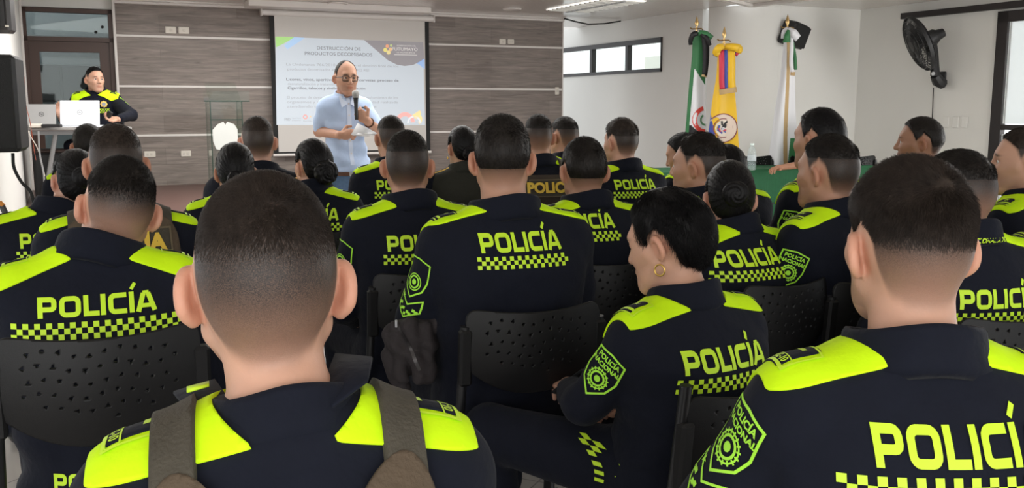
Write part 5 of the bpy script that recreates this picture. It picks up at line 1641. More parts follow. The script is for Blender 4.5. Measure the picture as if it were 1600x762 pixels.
# ------------------------------------------------------------------ the speaker and the officer at the laptop
def wdir(D_yaw, v):
    c, s = math.cos(D_yaw), math.sin(D_yaw); return (c * v[0] + s * v[1], -s * v[0] + c * v[1], v[2])
M_shirt = mat('light_blue_cotton', (.42, .53, .73), rough=.85, noise=.06, nscale=30, bump=.35, bscale=24)
M_jeans = mat('blue_denim', (.085, .15, .26), rough=.85, noise=.25, nscale=60, bump=.2, bscale=90)
M_leather = mat('brown_leather', (.10, .042, .022), rough=.5)
def speaker():
    yaw = math.radians(203)
    p = dict(top=(540, 95, 6.9), yaw=203, stand=True, skin=SK['tan'], hmat=M_hair, hair='bald', nh=4000, fine=.0042, res=.008, hyaw=d(3), hpitch=d(-2), eyes=True, gaze=d(8), seed=3, fade=(-.075, .02, .9), bulk=.95, sw=.80,
        arm={1: (('px', 499, 205, 6.98), ('px', 531, 211, 6.68)), -1: (('px', 594, 207, 6.88), ('px', 574, 189, 6.66))},
        hand={1: dict(fine=.0045, d=wdir(yaw, (.95, -.12, .12)), n=wdir(yaw, (.1, .85, -.35)), curl=1.05, thumb=.5),
              -1: dict(fine=.0045, d=wdir(yaw, (-.70, -.10, .70)), n=wdir(yaw, (-.12, .99, .05)), curl=1.15, thumb=.8)})
    D = make_person(p); tag(D.root, 'man in a light blue short-sleeved shirt speaking into a microphone', 'person')
    # shirt
    Z, C, CX = D.Z, D.C, D.CX; root = D.root
    G = Field(axis(-.36, .36, .008), axis(-.28, .30, .008), axis(.88, Z(1.12) + .05, .008))
    G.add(torso_prim(Z, C, CX, D.zi, .74, 1.0, D.lo, D.hi, off=.012, ztop=1.068, zbot=.485), 0)
    for s in (-1, 1):
        sh, el, wr = D.arms[s]
        G.add(ell(sh + np.array([-s * .004, 0, -.012]), (.068, .070, .074)), .05)
        G.add(cone(sh + np.array([0, 0, -.02]), sh + (el - sh) * .84, .062, .063), .012)
        G.add(cone(D.nb + np.array([s * .02, -.012, .022]), sh + np.array([-s * .02, -.006, .018]), .036, .044), .05)
    fn_ = D.nb + np.array([0, .09, .07])
    G.sub(cone(fn_, (CX(Z(.98)), float(C(Z(.98))) + .135, Z(.985)), .050, .006), .006)
    cloth_folds(G, Z, 1.3, 5, .0035, .010)
    V, Q = G.mesh(); T = quads_tris(Q)
    sj = mobj('shirt', np_mesh('shirt', V, Q), M_shirt, root); sk = Skin(V, T)
    # collar in two points
    ux = D.nt - D.nb; ux /= np.linalg.norm(ux); m = []
    Vc, Fc = [], []
    n = 32; r0 = D.nr * 1.06 + .010
    prof = [(r0, .05), (r0 + .001, .088), (r0 + .006, .090), (r0 + .014, .060), (r0 + .022, .035)]
    for i in range(n + 1):
        a = math.radians(-158 + 316 * i / n); fr = .5 - .5 * math.cos(a)
        for j, (r, t) in enumerate(prof):
            tt = t - fr * .045 - (.03 * max(0, fr - .75) * 4 if j >= 3 else 0)
            c = D.nb + np.array([0, -.004 + .018 * fr, 0]) + ux * tt
            Vc.append(c + r * np.array([math.sin(a), -math.cos(a), 0]))
    k = len(prof)
    for i in range(n):
        for j in range(k - 1): Fc.append([i * k + j, (i + 1) * k + j, (i + 1) * k + j + 1, i * k + j + 1])
    co = mobj('collar', np_mesh('collar', Vc, np.array(Fc)), M_shirt, root)
    so = co.modifiers.new('thick', 'SOLIDIFY'); so.thickness = .003
    X = (-1, 0, 0); U = (0, 0, 1); fy = float(C(Z(.95))) + .15
    for s in (-1, 1):
        pf = poly_part([(s * .012, -.005), (s * .030, .058), (s * .062, .040), (s * .050, -.030)])
        sk.lay('collar_point', pf, (CX(Z(1.0)), fy, Z(1.005)), X, U, mat('shirt_collar', (.60, .67, .81), rough=.85), co, off=.012)
    M_pl = mat('shirt_placket', (.56, .64, .79), rough=.85)
    sk.lay('placket', stroke([(0, -.30), (0, .17)], .030, False, .02), (0, fy, Z(.86)), X, U, M_pl, sj, off=.002)
    for z in (-.22, -.13, -.04, .05, .13): sk.lay('button', disc2(.0055, 10), (0, fy, Z(.86) + z), X, U, M_plate, sj, off=.0045)
    sk.lay('pocket', stroke(roundrect(-.05, -.06, .05, .05, .01), .004, True, .02), (-.095, fy, Z(.90)), X, U, M_pl, sj, off=.002)
    sk.lay('embroidered_logo', multi(ring2(.026, .010, 16, 0, 0, 20, 160), ring2(.026, .007, 12, .004, -.012, 200, 330)), (-.105, fy, Z(.945)), X, U, mat('logo_thread', (.05, .07, .09), rough=.8), sj, off=.003)
    dress_legs(dict(stand=True), D, M_jeans, M_leather)
    bl = MB(); 
    P = [(.142 * math.cos(a), .005 + .137 * math.sin(a), .925) for a in np.linspace(0, 2 * math.pi, 40, endpoint=False)]
    V = []; F = []
    for i, (x, y, z) in enumerate(P):
        for r, dz in ((1.0, -.019), (1.05, -.019), (1.05, .019), (1.0, .019)): V.append((x * r * 1.07, y * r * 1.07, z + dz))
    for i in range(40):
        for j in range(4): F.append([i * 4 + j, ((i + 1) % 40) * 4 + j, ((i + 1) % 40) * 4 + (j + 1) % 4, i * 4 + (j + 1) % 4])
    be = mobj('belt', np_mesh('belt', V, np.array(F), False), M_leather, root)
    MB().box((0, .155, .925), (.05, .012, .042), bev=.004).obj('buckle', M_silver, be)
    # glasses
    gl = bpy.data.objects.new('glasses', None); put(gl, root); gl.matrix_local = D.hm @ Matrix.Diagonal((HXS, 1, HZS, 1))
    mg = MB()
    for s in (-1, 1):
        P = [(s * .032 + x, .1015 - .006 * abs(s * .032 + x) / .05, .000 + z) for x, z in roundrect(-.0245, -.0175, .0245, .0175, .009)]
        mg.tube(P, .0026, 8, closed=True)
        mg.tube([(s * .057, .096, .008), (s * .078, .06, .008), (s * .081, .0, .006), (s * .079, -.03, -.008)], .0024, 6)
    mg.tube([(-.009, .103, .004), (0, .105, .006), (.009, .103, .004)], .0024, 6)
    mg.obj('spectacle_frame', mat('black_acetate', (.012, .010, .010), rough=.25), gl, True)
    lm = glass_mat('spectacle_lens', (.93, .94, .93), .0)
    for s in (-1, 1):
        V, F = poly_part([(s * .032 + x, z) for x, z in roundrect(-.0235, -.0165, .0235, .0165, .008)])
        mobj('lens', np_mesh('lens', np.stack([V[:, 0], .1012 - .006 * np.abs(V[:, 0]) / .05, V[:, 1]], 1), F, False), lm, gl)
    # wrist watch on the microphone arm
    sh, el, wr = D.arms[-1]; a = wr + (el - wr) * .14; dv = (wr - el) / np.linalg.norm(wr - el)
    w = MB(); q = np.cross(dv, [0, 0, 1.0]); q /= np.linalg.norm(q); r_ = np.cross(q, dv)
    w.tube([a + .0325 * (math.cos(t) * q + math.sin(t) * r_) for t in np.linspace(0, 2 * math.pi, 24, endpoint=False)], .0055, 8, closed=True)
    wo = w.obj('wrist_watch', M_leather, root, True)
    return D
SP = speaker()
def to_world(D, v):
    c, s = math.cos(D.yaw), math.sin(D.yaw); return np.array([D.loc[0] + c * v[0] - s * v[1], D.loc[1] + s * v[0] + c * v[1], D.loc[2] + v[2]])

def microphone():
    b = at(557, 187, 6.64); t = at(555.5, 142, 6.64)
    ax = (t - b) / np.linalg.norm(t - b); L = np.linalg.norm(t - b)
    x = np.cross(ax, [0, 1, 0]); x /= np.linalg.norm(x); y = np.cross(ax, x); R = np.stack([x, y, ax], 1)
    o = empty('microphone', tuple(b)); tag(o, 'black handheld microphone with a silver mesh head', 'microphone')
    MB().lathe([(.0001, 0), (.011, 0), (.0125, .01), (.0135, L * .55), (.018, L - .050), (.020, L - .045)], n=20, R=R).obj('handle', M_blackmetal, o, True)
    MB().lathe([(.020, L - .046), (.0235, L - .036), (.0255, L - .022), (.024, L - .008), (.016, L + .002), (.0001, L + .006)], n=20, R=R).obj('mesh_head', mat('mic_mesh', (.34, .34, .33), rough=.45, metal=.5, bump=.5, bscale=600), o, True)
microphone()
def papers():
    Yp = 6.58
    o = empty('paper_sheets', tuple(at(565, 205, Yp))); tag(o, 'folded white paper sheets held in the speaker\'s hand', 'paper')
    base = at(565, 205, Yp)
    for k, (pts, dy) in enumerate((([(548, 211), (559, 192), (572, 199), (588, 207), (570, 210)], 0), ([(550, 212), (566, 206), (590, 208), (578, 213)], -.02))):
        P = np.array([at(a, b, Yp + dy + .04 * (i % 2)) for i, (a, b) in enumerate(pts)]) - base
        c = P.mean(0); V = np.concatenate([P, [c]]); n = len(P)
        me = np_mesh('sheet', V, np.array([[i, (i + 1) % n, n] for i in range(n)]), False)
        s = mobj('sheet', me, mat('white_paper', (.80, .80, .82), rough=.7), o)
        m = s.modifiers.new('t', 'SOLIDIFY'); m.thickness = .0012
papers()

def laptop_officer():
    yaw = math.radians(193)
    D = make_person(dict(top=(146, 104, 9.40), floor=STAGE, yaw=193, skin=SK['light'], hair='fade', hmat=M_hair_black, nh=3000, fine=.005, res=.010, hyaw=d(32), hpitch=d(2), eyes=True, gaze=d(5), fade=(-.12, .02, .9), seed=1,
        arm={1: (('px', 112, 190, 9.30), ('px', 97, 186, 8.86)), -1: (('px', 206, 180, 9.25), ('px', 186, 186, 9.0))},
        hand={1: dict(fine=.005, d=wdir(yaw, (-.35, -.15, .9)), n=wdir(yaw, (.9, -.2, 0)), curl=.35), -1: dict(fine=.005, d=wdir(yaw, (-.9, -.25, .05)), n=wdir(yaw, (-.2, -.5, .8)), curl=.7)}))
    p = dict(yaw=193, jres=.010, text=False, badge=(-1,), badge_az=10, seed=4, yoke=(.055, 1.045, .40))
    dress_police(p, D); tag(D.root, 'officer seated at the laptops on the stage, glancing aside', 'person')
    X = (-1, 0, 0); U = (0, 0, 1); o = (0, .3, D.Z(.90))
    D.skin.lay('chest_badge', multi(star2(.034, 0, 0, 8, .82)), (-.085, .25, D.Z(.935)), X, U, M_gold, D.root, off=.004)
    D.skin.lay('chest_badge_shield', disc2(.018, 12), (-.085, .25, D.Z(.935)), X, U, mat('badge_blue', (.25, .28, .35), rough=.4), D.root, off=.006)
    D.skin.lay('name_strip', stroke([(-.05, 0), (.05, 0)], .040, False, .02), (-.085, .25, D.Z(.868)), X, U, M_neon_text, D.root, off=.003)
    D.skin.lay('name_checks', checks(.1, 3, 9), (-.085, .25, D.Z(.868)), X, U, M_navy, D.root, off=.005)
    make_chair((D.loc[0], D.loc[1], STAGE), yaw, 'dark chair of the officer at the laptops on the stage')
    c = to_world(D, D.arms[-1][2]) + np.array([-.085, -.03, .03])
    r = empty('two_way_radio', tuple(c)); tag(r, 'small black radio in the laptop officer\'s hand', 'radio')
    MB().box((0, 0, 0), (.05, .03, .095), rot(0, .5, 0), bev=.006).obj('radio_body', M_black, r)
    MB().tube([(-.02, 0, .04), (-.045, 0, .085)], .005, 8).obj('antenna', M_black, r)
laptop_officer()

def laptop_table():
    L = at(41, 199, 8.55); Rr = at(206, 198, 8.95)
    dx = Rr - L; ln = float(np.hypot(dx[0], dx[1])); ang = math.atan2(dx[1], dx[0]); zt = 1.205
    o = empty('laptop_table', (L[0], L[1], STAGE), ang); tag(o, 'grey folding table on the stage carrying the two laptops', 'table')
    gm = mat('grey_table_top', (.30, .29, .28), rough=.45); lg = mat('grey_table_leg', (.27, .27, .27), rough=.4, metal=.3)
    h = zt - STAGE
    MB().box((ln / 2, .26, h - .015), (ln, .52, .03), bev=.008).obj('tabletop', gm, o)
    MB().box((ln / 2, .26, h - .05), (ln - .1, .40, .035)).obj('apron', lg, o)
    for x0, x1, y in ((.24, .10, .10), (.40, .39, .12), (ln - .2, ln - .08, .10), (ln - .3, ln - .3, .42)):
        MB().tube([(x0, y, h - .04), (x1, y, .015)], .022, 10).obj('leg', lg, o, True)
    MB().tube([(.12, .10, .12), (ln - .1, .10, .12)], .014, 8).obj('stretcher', lg, o, True)
    def laptop(px0, px1, py0, py1, Y, tilt, m, label, logo, lm):
        a = at(px0, py1, Y); b = at(px1, py1, Y + .08); w = float(np.hypot(b[0] - a[0], b[1] - a[1])); hh = (py1 - py0) / FOC * Y
        c = (a + b) / 2
        r = empty('laptop', (c[0], c[1], zt), math.atan2(b[1] - a[1], b[0] - a[0])); tag(r, label, 'laptop')
        MB().box((0, .115, .009), (w, .23, .018), bev=.004).obj('base', m, r)
        R = rot(-tilt, 0, 0)
        ld = MB().box(np.array([0, 0, .018]) + R @ np.array([0, 0, hh / 2]), (w, .008, hh), R, bev=.0035).obj('lid', m, r)
        n = R @ np.array([0, -1, 0])
        pos = np.array([0, 0, .018]) + R @ np.array([0, -.0048, hh * .52])
        V, F = logo
        P = pos + V[:, :1] * np.array([1, 0, 0]) + V[:, 1:] * (R @ np.array([0, 0, 1]))
        mobj('lid_logo', np_mesh('lid_logo', P, F if isinstance(F, list) else [F], False), lm, ld)
    ring = multi(ring2(.020, .0035, 24), xf2(text2('DELL', .011, .0004), 0, 0))
    hp = multi(ring2(.020, .004, 24), xf2(text2('hp', .026, .0006), 0, .002))
    laptop(94, 156, 156.5, 196, 8.70, math.radians(14), mat('white_laptop_shell', (.80, .84, .90), rough=.35), 'white open laptop with a dark round logo in front of the seated officer', ring, mat('logo_grey', (.10, .10, .12), rough=.3))
    laptop(42, 88, 160, 195, 8.62, math.radians(20), mat('grey_laptop_shell', (.34, .34, .34), rough=.35, metal=.3), 'grey open laptop with a dark round logo at the table\'s wall end', hp, mat('logo_dark', (.03, .03, .03), rough=.3))
    p = at(55, 192, 8.6); pl = MB().box((p[0] + .02, p[1] - .03, zt + .018), (.11, .07, .035), rot(0, 0, .4), bev=.008).obj('power_adapter', M_plate); tag(pl, 'small white adapter beside the grey laptop', 'adapter')
    p = at(72, 193, 8.6); k = MB().box((p[0] + .05, p[1] + .0, zt + .016), (.16, .08, .03), rot(0, 0, .2), bev=.006).obj('black_case', M_black); tag(k, 'small black case lying between the two laptops', 'case')
    # cables running down
    for i, (pts, r, m, lb) in enumerate(([(( 38, 120), (40, 160), (47, 190), (52, 225), (56, 250)), .003, mat('red_wire', (.30, .07, .04), rough=.5), 'thin red cable hanging beside the laptop table'],
            [((30, 130), (34, 170), (44, 205), (60, 235), (70, 275)), .004, M_plate, 'thin pale cable looping down beside the door frame'],
            [((212, 220), (222, 245), (231, 270), (232, 300), (226, 320)), .009, M_dark, 'black cable hanging from the laptop table down to the floor'],
            [((60, 205), (62, 240), (68, 270), (70, 300)), .008, mat('grey_wire', (.3, .3, .3), rough=.5), 'grey cable bundle below the laptop table'])):
        P = [at(a, b, 8.45 if i != 2 else 8.9) for a, b in pts]
        P = np.array(P); t = np.linspace(0, 1, len(P)); tt = np.linspace(0, 1, 24)
        P = np.stack([sinterp(tt, np.stack([t, P[:, j]], 1)) for j in range(3)], 1)
        c = MB().tube(P, r, 8).obj('cable', m, None, True); tag(c, lb, 'cable')
    # equipment case under the table
    p = at(110, 250, 8.9)
    e = empty('equipment_case', (p[0], p[1], STAGE), ang); tag(e, 'dark equipment case standing under the laptop table', 'case')
    MB().box((0, .1, .24), (.62, .34, .46), bev=.02).obj('case_body', M_black, e); MB().box((0, .1, .485), (.60, .32, .03), bev=.01).obj('case_lid', mat('dark_brown_lid', (.035, .02, .016), rough=.5), e)
laptop_table()

def pa_speaker():
    p = at(-24, 160, 4.0); zt = at(0, 86, 4.0)[2]; zb = at(0, 237, 4.0)[2]
    st = empty('speaker_stand', (p[0], p[1], 0), A_W); tag(st, 'black tripod stand under the loudspeaker at the left edge', 'stand')
    MB().tube([(0, 0, .12), (0, 0, zb)], .018, 12).obj('pole', M_blackmetal, st, True)
    MB().box((0, 0, .62), (.07, .07, .08), bev=.012).obj('collar', M_blackmetal, st)
    for k in range(3):
        a = k * 2.094 + .35
        MB().tube([(0, 0, .62), (.40 * math.cos(a), .40 * math.sin(a), .01)], .012, 8).obj('leg', M_blackmetal, st, True)
        MB().tube([(0, 0, .16), (.215 * math.cos(a), .215 * math.sin(a), .28)], .008, 8).obj('brace', M_blackmetal, st, True)
    sp = empty('loudspeaker', (p[0], p[1], zb), A_W - .1); tag(sp, 'black loudspeaker on a stand at the left edge of the hall', 'loudspeaker')
    H = zt - zb
    bd = MB(); bd.box((0, .02, H / 2), (.276, .25, H), bev=.016); bd.obj('cabinet', M_black, sp)
    MB().box((0, -.107, H / 2), (.25, .012, H - .03), bev=.01).obj('grille', mat('speaker_grille', (.016, .016, .016), rough=.7, bump=.6, bscale=500), sp)
    MB().box((-.11, 0, H + .028), (.08, .13, .056), bev=.01).obj('handle', M_black, sp)
    P = np.array([at(a, b, 4.05) for a, b in ((20, 239), (22, 262), (34, 285), (47, 298), (54, 320))]); t = np.linspace(0, 1, 5); tt = np.linspace(0, 1, 20)
    c = MB().tube(np.stack([sinterp(tt, np.stack([t, P[:, j]], 1)) for j in range(3)], 1), .007, 8).obj('speaker_cable', M_dark, None, True); tag(c, 'black cable hanging below the left loudspeaker', 'cable')
    q = at(0, 15, 6.5); b = empty('wall_monitor', (q[0] - .02, q[1], q[2])); tag(b, 'dark boxed monitor high in the upper left corner', 'monitor')
    b.rotation_euler = (0, 0, math.radians(8))
    MB().box((-.18, .08, 0), (.50, .12, .30), bev=.02).obj('housing', mat('dark_grey_shell', (.035, .032, .032), rough=.4), b)
    MB().box((-.18, .015, .01), (.44, .012, .24)).obj('display', mat('off_display', (.02, .02, .022), rough=.15), b)
    MB().box((.05, .012, -.105), (.02, .012, .012)).obj('power_light', M_plate, b)
    w = at(8, 322, 4.2); wv = empty('walking_stick', tuple(at(2, 316, 4.2))); tag(wv, 'black pole with an orange grip leaning at the left edge', 'pole')
    a0 = at(-1, 316, 4.2); a1 = at(14, 345, 4.2); a2 = at(-30, 600, 4.0); w0 = np.array(wv.location)
    MB().tube([a0 - w0, at(5, 322, 4.2) - w0], .012, 8).obj('orange_grip', mat('orange_plastic', (.75, .28, .03), rough=.4), wv, True)
    MB().tube([at(3, 321, 4.2) - w0, a1 - w0, np.array([a1[0] + .1, a1[1], 0.02]) - w0], .013, 8).obj('pole', M_blackmetal, wv, True)
pa_speaker()
# ------------------------------------------------------------------ flags, table, fan
def cloth(name, rows, Y, nf, dep, mats, pick, parent, ph=0.0, nu=130, nv=170, dy=0.0):
    """hanging cloth whose left and right edges pass the listed pixels, folded in depth"""
    rows = np.array(rows, float); tv = np.linspace(rows[0, 0], rows[-1, 0], nv)
    xl = sinterp(tv, rows[:, [0, 1]]); xr = sinterp(tv, rows[:, [0, 2]])
    V = []; PX = []
    for j in range(nv):
        k = (tv[j] - rows[0, 0]) / (rows[-1, 0] - rows[0, 0])
        for i in range(nu):
            u = i / (nu - 1); px = xl[j] + (xr[j] - xl[j]) * u
            f = dep * (.25 + .75 * k) * (math.sin(u * nf * 2 * math.pi + ph + .7 * math.sin(3 * k)) + .4 * math.sin(u * nf * 7.7 + 2 + ph)) - dep * .8 * math.sin(u * math.pi)
            V.append(at(px, tv[j], Y + dy + f)); PX.append((px, tv[j], u, k))
    V = np.array(V); PX = np.array(PX); base = np.array(parent.location)
    Q = np.array([[j * nu + i, (j + 1) * nu + i, (j + 1) * nu + i + 1, j * nu + i + 1] for j in range(nv - 1) for i in range(nu - 1)])
    me = np_mesh(name, V - base, Q)
    for m in mats: me.materials.append(m)
    c = PX[Q].mean(1)
    me.polygons.foreach_set('material_index', np.array([pick(*r) for r in c], dtype=np.int32))
    o = mobj(name, me, None, parent)
    md = o.modifiers.new('thick', 'SOLIDIFY'); md.thickness = .004
    return o, V - base, quads_tris(Q)
FG = mat('flag_green', (.022, .14, .045), rough=.55, sheen=.2); FWt = mat('flag_white', (.62, .62, .65), rough=.5, sheen=.2); FK = mat('flag_black', (.010, .010, .012), rough=.6)
FYel = mat('flag_yellow', (.68, .41, .008), rough=.5, sheen=.2); FB = mat('flag_blue', (.035, .06, .28), rough=.5); FR = mat('flag_red', (.50, .030, .06), rough=.5)
FGd = mat('flag_fringe', (.42, .29, .14), rough=.7); M_brass = mat('brass', (.42, .28, .12), rough=.30, metal=1.0); M_pole = mat('dark_pole', (.10, .05, .02), rough=.4)
def pole(px, py_tip, py_cross, Y, label):
    tip = at(px, py_tip, Y); cr = at(px, py_cross, Y)
    o = empty('flag', (tip[0], tip[1], 0)); tag(o, label, 'flag')
    z0 = cr[2]; h = tip[2] - z0
    MB().tube([(0, 0, .02), (0, 0, z0 - .09)], .014, 12).obj('pole', M_brass, o, True)
    MB().lathe([(.0001, z0 + h), (.010, z0 + h * .80), (.020, z0 + h * .50), (.023, z0 + h * .42), (.012, z0 + h * .22), (.009, z0 + h * .12), (.014, z0 + h * .06), (.009, z0 - .01), (.016, z0 - .035), (.013, z0 - .06), (.018, z0 - .09), (.0001, z0 - .095)], n=10, R=np.diag([1, .45, 1])).obj('spear_finial', M_brass, o, True)
    MB().tube([(-.07, 0, z0 + .012), (-.05, 0, z0 - .002), (0, 0, z0), (.05, 0, z0 + .002), (.07, 0, z0 - .012)], .007, 8).obj('finial_crosspiece', M_brass, o, True)
    MB().lathe([(.0001, 0), (.17, 0), (.17, .02), (.05, .05), (.022, .12), (.0001, .12)], n=24).obj('pole_base', M_brass, o, True)
    return o
def strip(name, path, w, m, parent, Y, dep=0.0):
    """a ribbon through pixel points with widths"""
    P = np.array([at(a, b, Y + c) for a, b, c in path]); base = np.array(parent.location)
    t = np.linspace(0, 1, len(P)); tt = np.linspace(0, 1, 18)
    P = np.stack([sinterp(tt, np.stack([t, P[:, j]], 1)) for j in range(3)], 1)
    W_ = np.interp(tt, np.linspace(0, 1, len(w)), w) * .95 * Y / FOC
    T = np.gradient(P, axis=0); N = np.cross(T, [0, 1.0, 0]); N /= np.linalg.norm(N, axis=1)[:, None] + 1e-9
    V = np.concatenate([P + N * W_[:, None] / 2 + [0, .004, 0], P - [0, .004, 0], P - N * W_[:, None] / 2 + [0, .004, 0]]) - base
    n = len(P); Q = np.array([[i, i + 1, n + i + 1, n + i] for i in range(n - 1)] + [[n + i, n + i + 1, 2 * n + i + 1, 2 * n + i] for i in range(n - 1)])
    o = mobj(name, np_mesh(name, V, Q), m, parent); md = o.modifiers.new('t', 'SOLIDIFY'); md.thickness = .006
    return o
YF = 10.35
f1 = pole(1089, 25, 45, YF, 'green white and black flag with a red ring emblem, leftmost of three')
c1, v1, t1 = cloth('flag_cloth', [(50, 1085, 1097), (60, 1083, 1100), (90, 1081, 1103), (130, 1077, 1102), (180, 1073, 1103), (230, 1069, 1106), (330, 1064, 1112)], YF, 1.3, .030, [FG, FWt, FK],
    lambda px, py, u, k: 0 if (py < 108 or px < 1085 - (py - 108) * .09 or px > 1086 + (py - 108) * .62) else (2 if py > 196 and px < 1072 + (py - 196) * 1.2 + 8 else 1), f1)
sk1 = Skin(v1, t1); o1 = at(1101, 187, YF) - np.array(f1.location)
sk1.lay('ring_emblem', multi(ring2(.125, .045, 28)), o1 + np.array([.01, -.15, 0]), (1, 0, 0), (0, 0, 1), mat('emblem_red', (.55, .05, .04), rough=.6), c1, off=.004)
sk1.lay('emblem_wreath', multi(ring2(.055, .02, 16, 0, 0, 120, 320), stroke([(-.02, -.03), (.02, .05)], .02)), o1 + np.array([.01, -.15, 0]), (1, 0, 0), (0, 0, 1), mat('emblem_green', (.08, .20, .10), rough=.6), c1, off=.004)
strip('ribbon_tail', [(1097, 52, -.06), (1102, 62, -.07), (1103, 90, -.06), (1101, 118, -.05)], [8, 11, 10, 8], FK, f1, YF)
strip('ribbon_fringe', [(1101, 116, -.05), (1100, 120, -.05)], [8, 8], FGd, f1, YF)
strip('bow_loop', [(1090, 52, -.08), (1083, 54, -.10), (1079, 63, -.08), (1079, 70, -.06)], [7, 8, 7, 5], FK, f1, YF)
strip('bow_loop', [(1092, 51, -.08), (1103, 53, -.10), (1112, 60, -.08)], [8, 9, 9], FG, f1, YF)
strip('bow_loop', [(1100, 57, -.06), (1106, 61, -.09), (1110, 66, -.06)], [5, 6, 6], FWt, f1, YF)
strip('bow_loop', [(1096, 53, -.09), (1104, 60, -.11), (1109, 71, -.09)], [6, 7, 6], FK, f1, YF)

f2 = pole(1132, 41, 63, YF - .15, 'yellow flag with a round crest and tricolour bow, middle of three')
c2, v2, t2 = cloth('flag_cloth', [(72, 1122, 1146), (90, 1121, 1148), (120, 1119, 1146), (150, 1114, 1149), (190, 1109, 1152), (235, 1104, 1155), (330, 1098, 1162)], YF - .15, 1.4, .03, [FYel, FB],
    lambda px, py, u, k: 1 if (px < 1110 + (py - 175) * .20 and py > 168) else 0, f2, ph=1.3)
sk2 = Skin(v2, t2); o2 = at(1129, 200, YF - .15) - np.array(f2.location) + np.array([0, -.2, 0])
for nm, pt, m, of in (('crest_disc', disc2(.150, 36), mat('crest_cream', (.62, .50, .42), rough=.6), .005), ('crest_ring', multi(ring2(.150, .010, 36), ring2(.100, .008, 30)), mat('crest_maroon', (.20, .04, .05), rough=.6), .007),
        ('crest_field', disc2(.085, 24), mat('crest_pale', (.66, .58, .50), rough=.6), .007),
        ('crest_bird', multi(stroke([(-.005, .01), (.02, .045), (.05, .07)], .03), stroke([(0, .02), (.055, .035)], .022), stroke([(.0, .015), (.06, .005)], .018), stroke([(-.015, .03), (-.02, .075)], .022)), FK, .009),
        ('crest_drapes', multi(stroke([(-.045, .03), (-.055, -.02), (-.01, -.055)], .02), stroke([(-.02, .0), (.035, -.045)], .022)), FB, .009),
        ('crest_ribbon', multi(stroke([(-.005, -.03), (.05, -.012)], .016), stroke([(-.05, .0), (-.03, -.04)], .014)), FR, .010),
        ('crest_shield', multi(stroke([(-.015, -.005), (.01, -.01)], .035)), mat('crest_grey', (.55, .55, .58), rough=.6), .010)):
    sk2.lay(nm, pt, o2, (1, 0, 0), (0, 0, 1), m, c2, off=of)
for x, m, w in ((1127.5, FR, 9), (1134, FB, 6), (1142, FYel, 13)):
    strip('ribbon_tail', [(x, 78, -.10), (x + .5, 100, -.12), (x + .5, 125, -.11), (x + 1.5, 139, -.10)], [w, w, w, w], m, f2, YF - .15)
strip('ribbon_fringe', [(1137, 138, -.11), (1138, 146, -.11)], [28, 28], FGd, f2, YF - .15)
strip('bow_loop', [(1131, 72, -.10), (1124, 74, -.14), (1119, 82, -.12), (1126, 84, -.10)], [8, 11, 12, 8], FYel, f2, YF - .15)
strip('bow_loop', [(1133, 72, -.10), (1145, 73, -.14), (1154, 76, -.12), (1152, 82, -.10)], [8, 11, 13, 12], FYel, f2, YF - .15)
strip('bow_loop', [(1120, 82, -.09), (1117, 88, -.09)], [7, 8], FB, f2, YF - .15)
strip('bow_loop', [(1147, 82, -.09), (1150, 86, -.09)], [8, 9], FB, f2, YF - .15)
strip('bow_loop', [(1150, 83, -.10), (1153, 86, -.10)], [5, 6], FR, f2, YF - .15)

f3 = pole(1231, 22, 43, YF - .1, 'white flag with gold fringe and green bow, rightmost of three')
c3, v3, t3 = cloth('flag_cloth', [(60, 1225, 1238), (80, 1223, 1240), (120, 1219, 1242), (170, 1211, 1243), (220, 1204, 1247), (258, 1199, 1251), (340, 1194, 1258)], YF - .1, 1.5, .03, [FWt, FGd, FG],
    lambda px, py, u, k: 1 if abs(px - (1228.5 + 3 * math.sin(py * .02) + (py - 60) * .01)) < 2.2 + (py - 60) * .006 else (2 if px > 1236 - (py - 205) * .10 and py > 215 else 0), f3, ph=.5)
strip('bow_loop', [(1232, 45, -.10), (1226, 50, -.14), (1224, 60, -.12)], [7, 9, 8], FWt, f3, YF - .1)
strip('bow_loop', [(1231, 46, -.12), (1240, 52, -.15), (1247, 60, -.12)], [8, 13, 11], FWt, f3, YF - .1)
strip('bow_loop', [(1232, 47, -.16), (1230, 56, -.18), (1229, 66, -.16)], [4, 9, 12], FG, f3, YF - .1)
strip('ribbon_tail', [(1236, 50, -.13), (1237, 75, -.14), (1236, 100, -.13), (1239, 113, -.12)], [5, 6, 5, 5], FWt, f3, YF - .1)
strip('ribbon_tail', [(1239, 66, -.10), (1242, 90, -.10), (1243, 109, -.10)], [3, 5, 5], FG, f3, YF - .1)
strip('ribbon_fringe', [(1239, 112, -.12), (1238, 118, -.12)], [7, 7], FGd, f3, YF - .1)

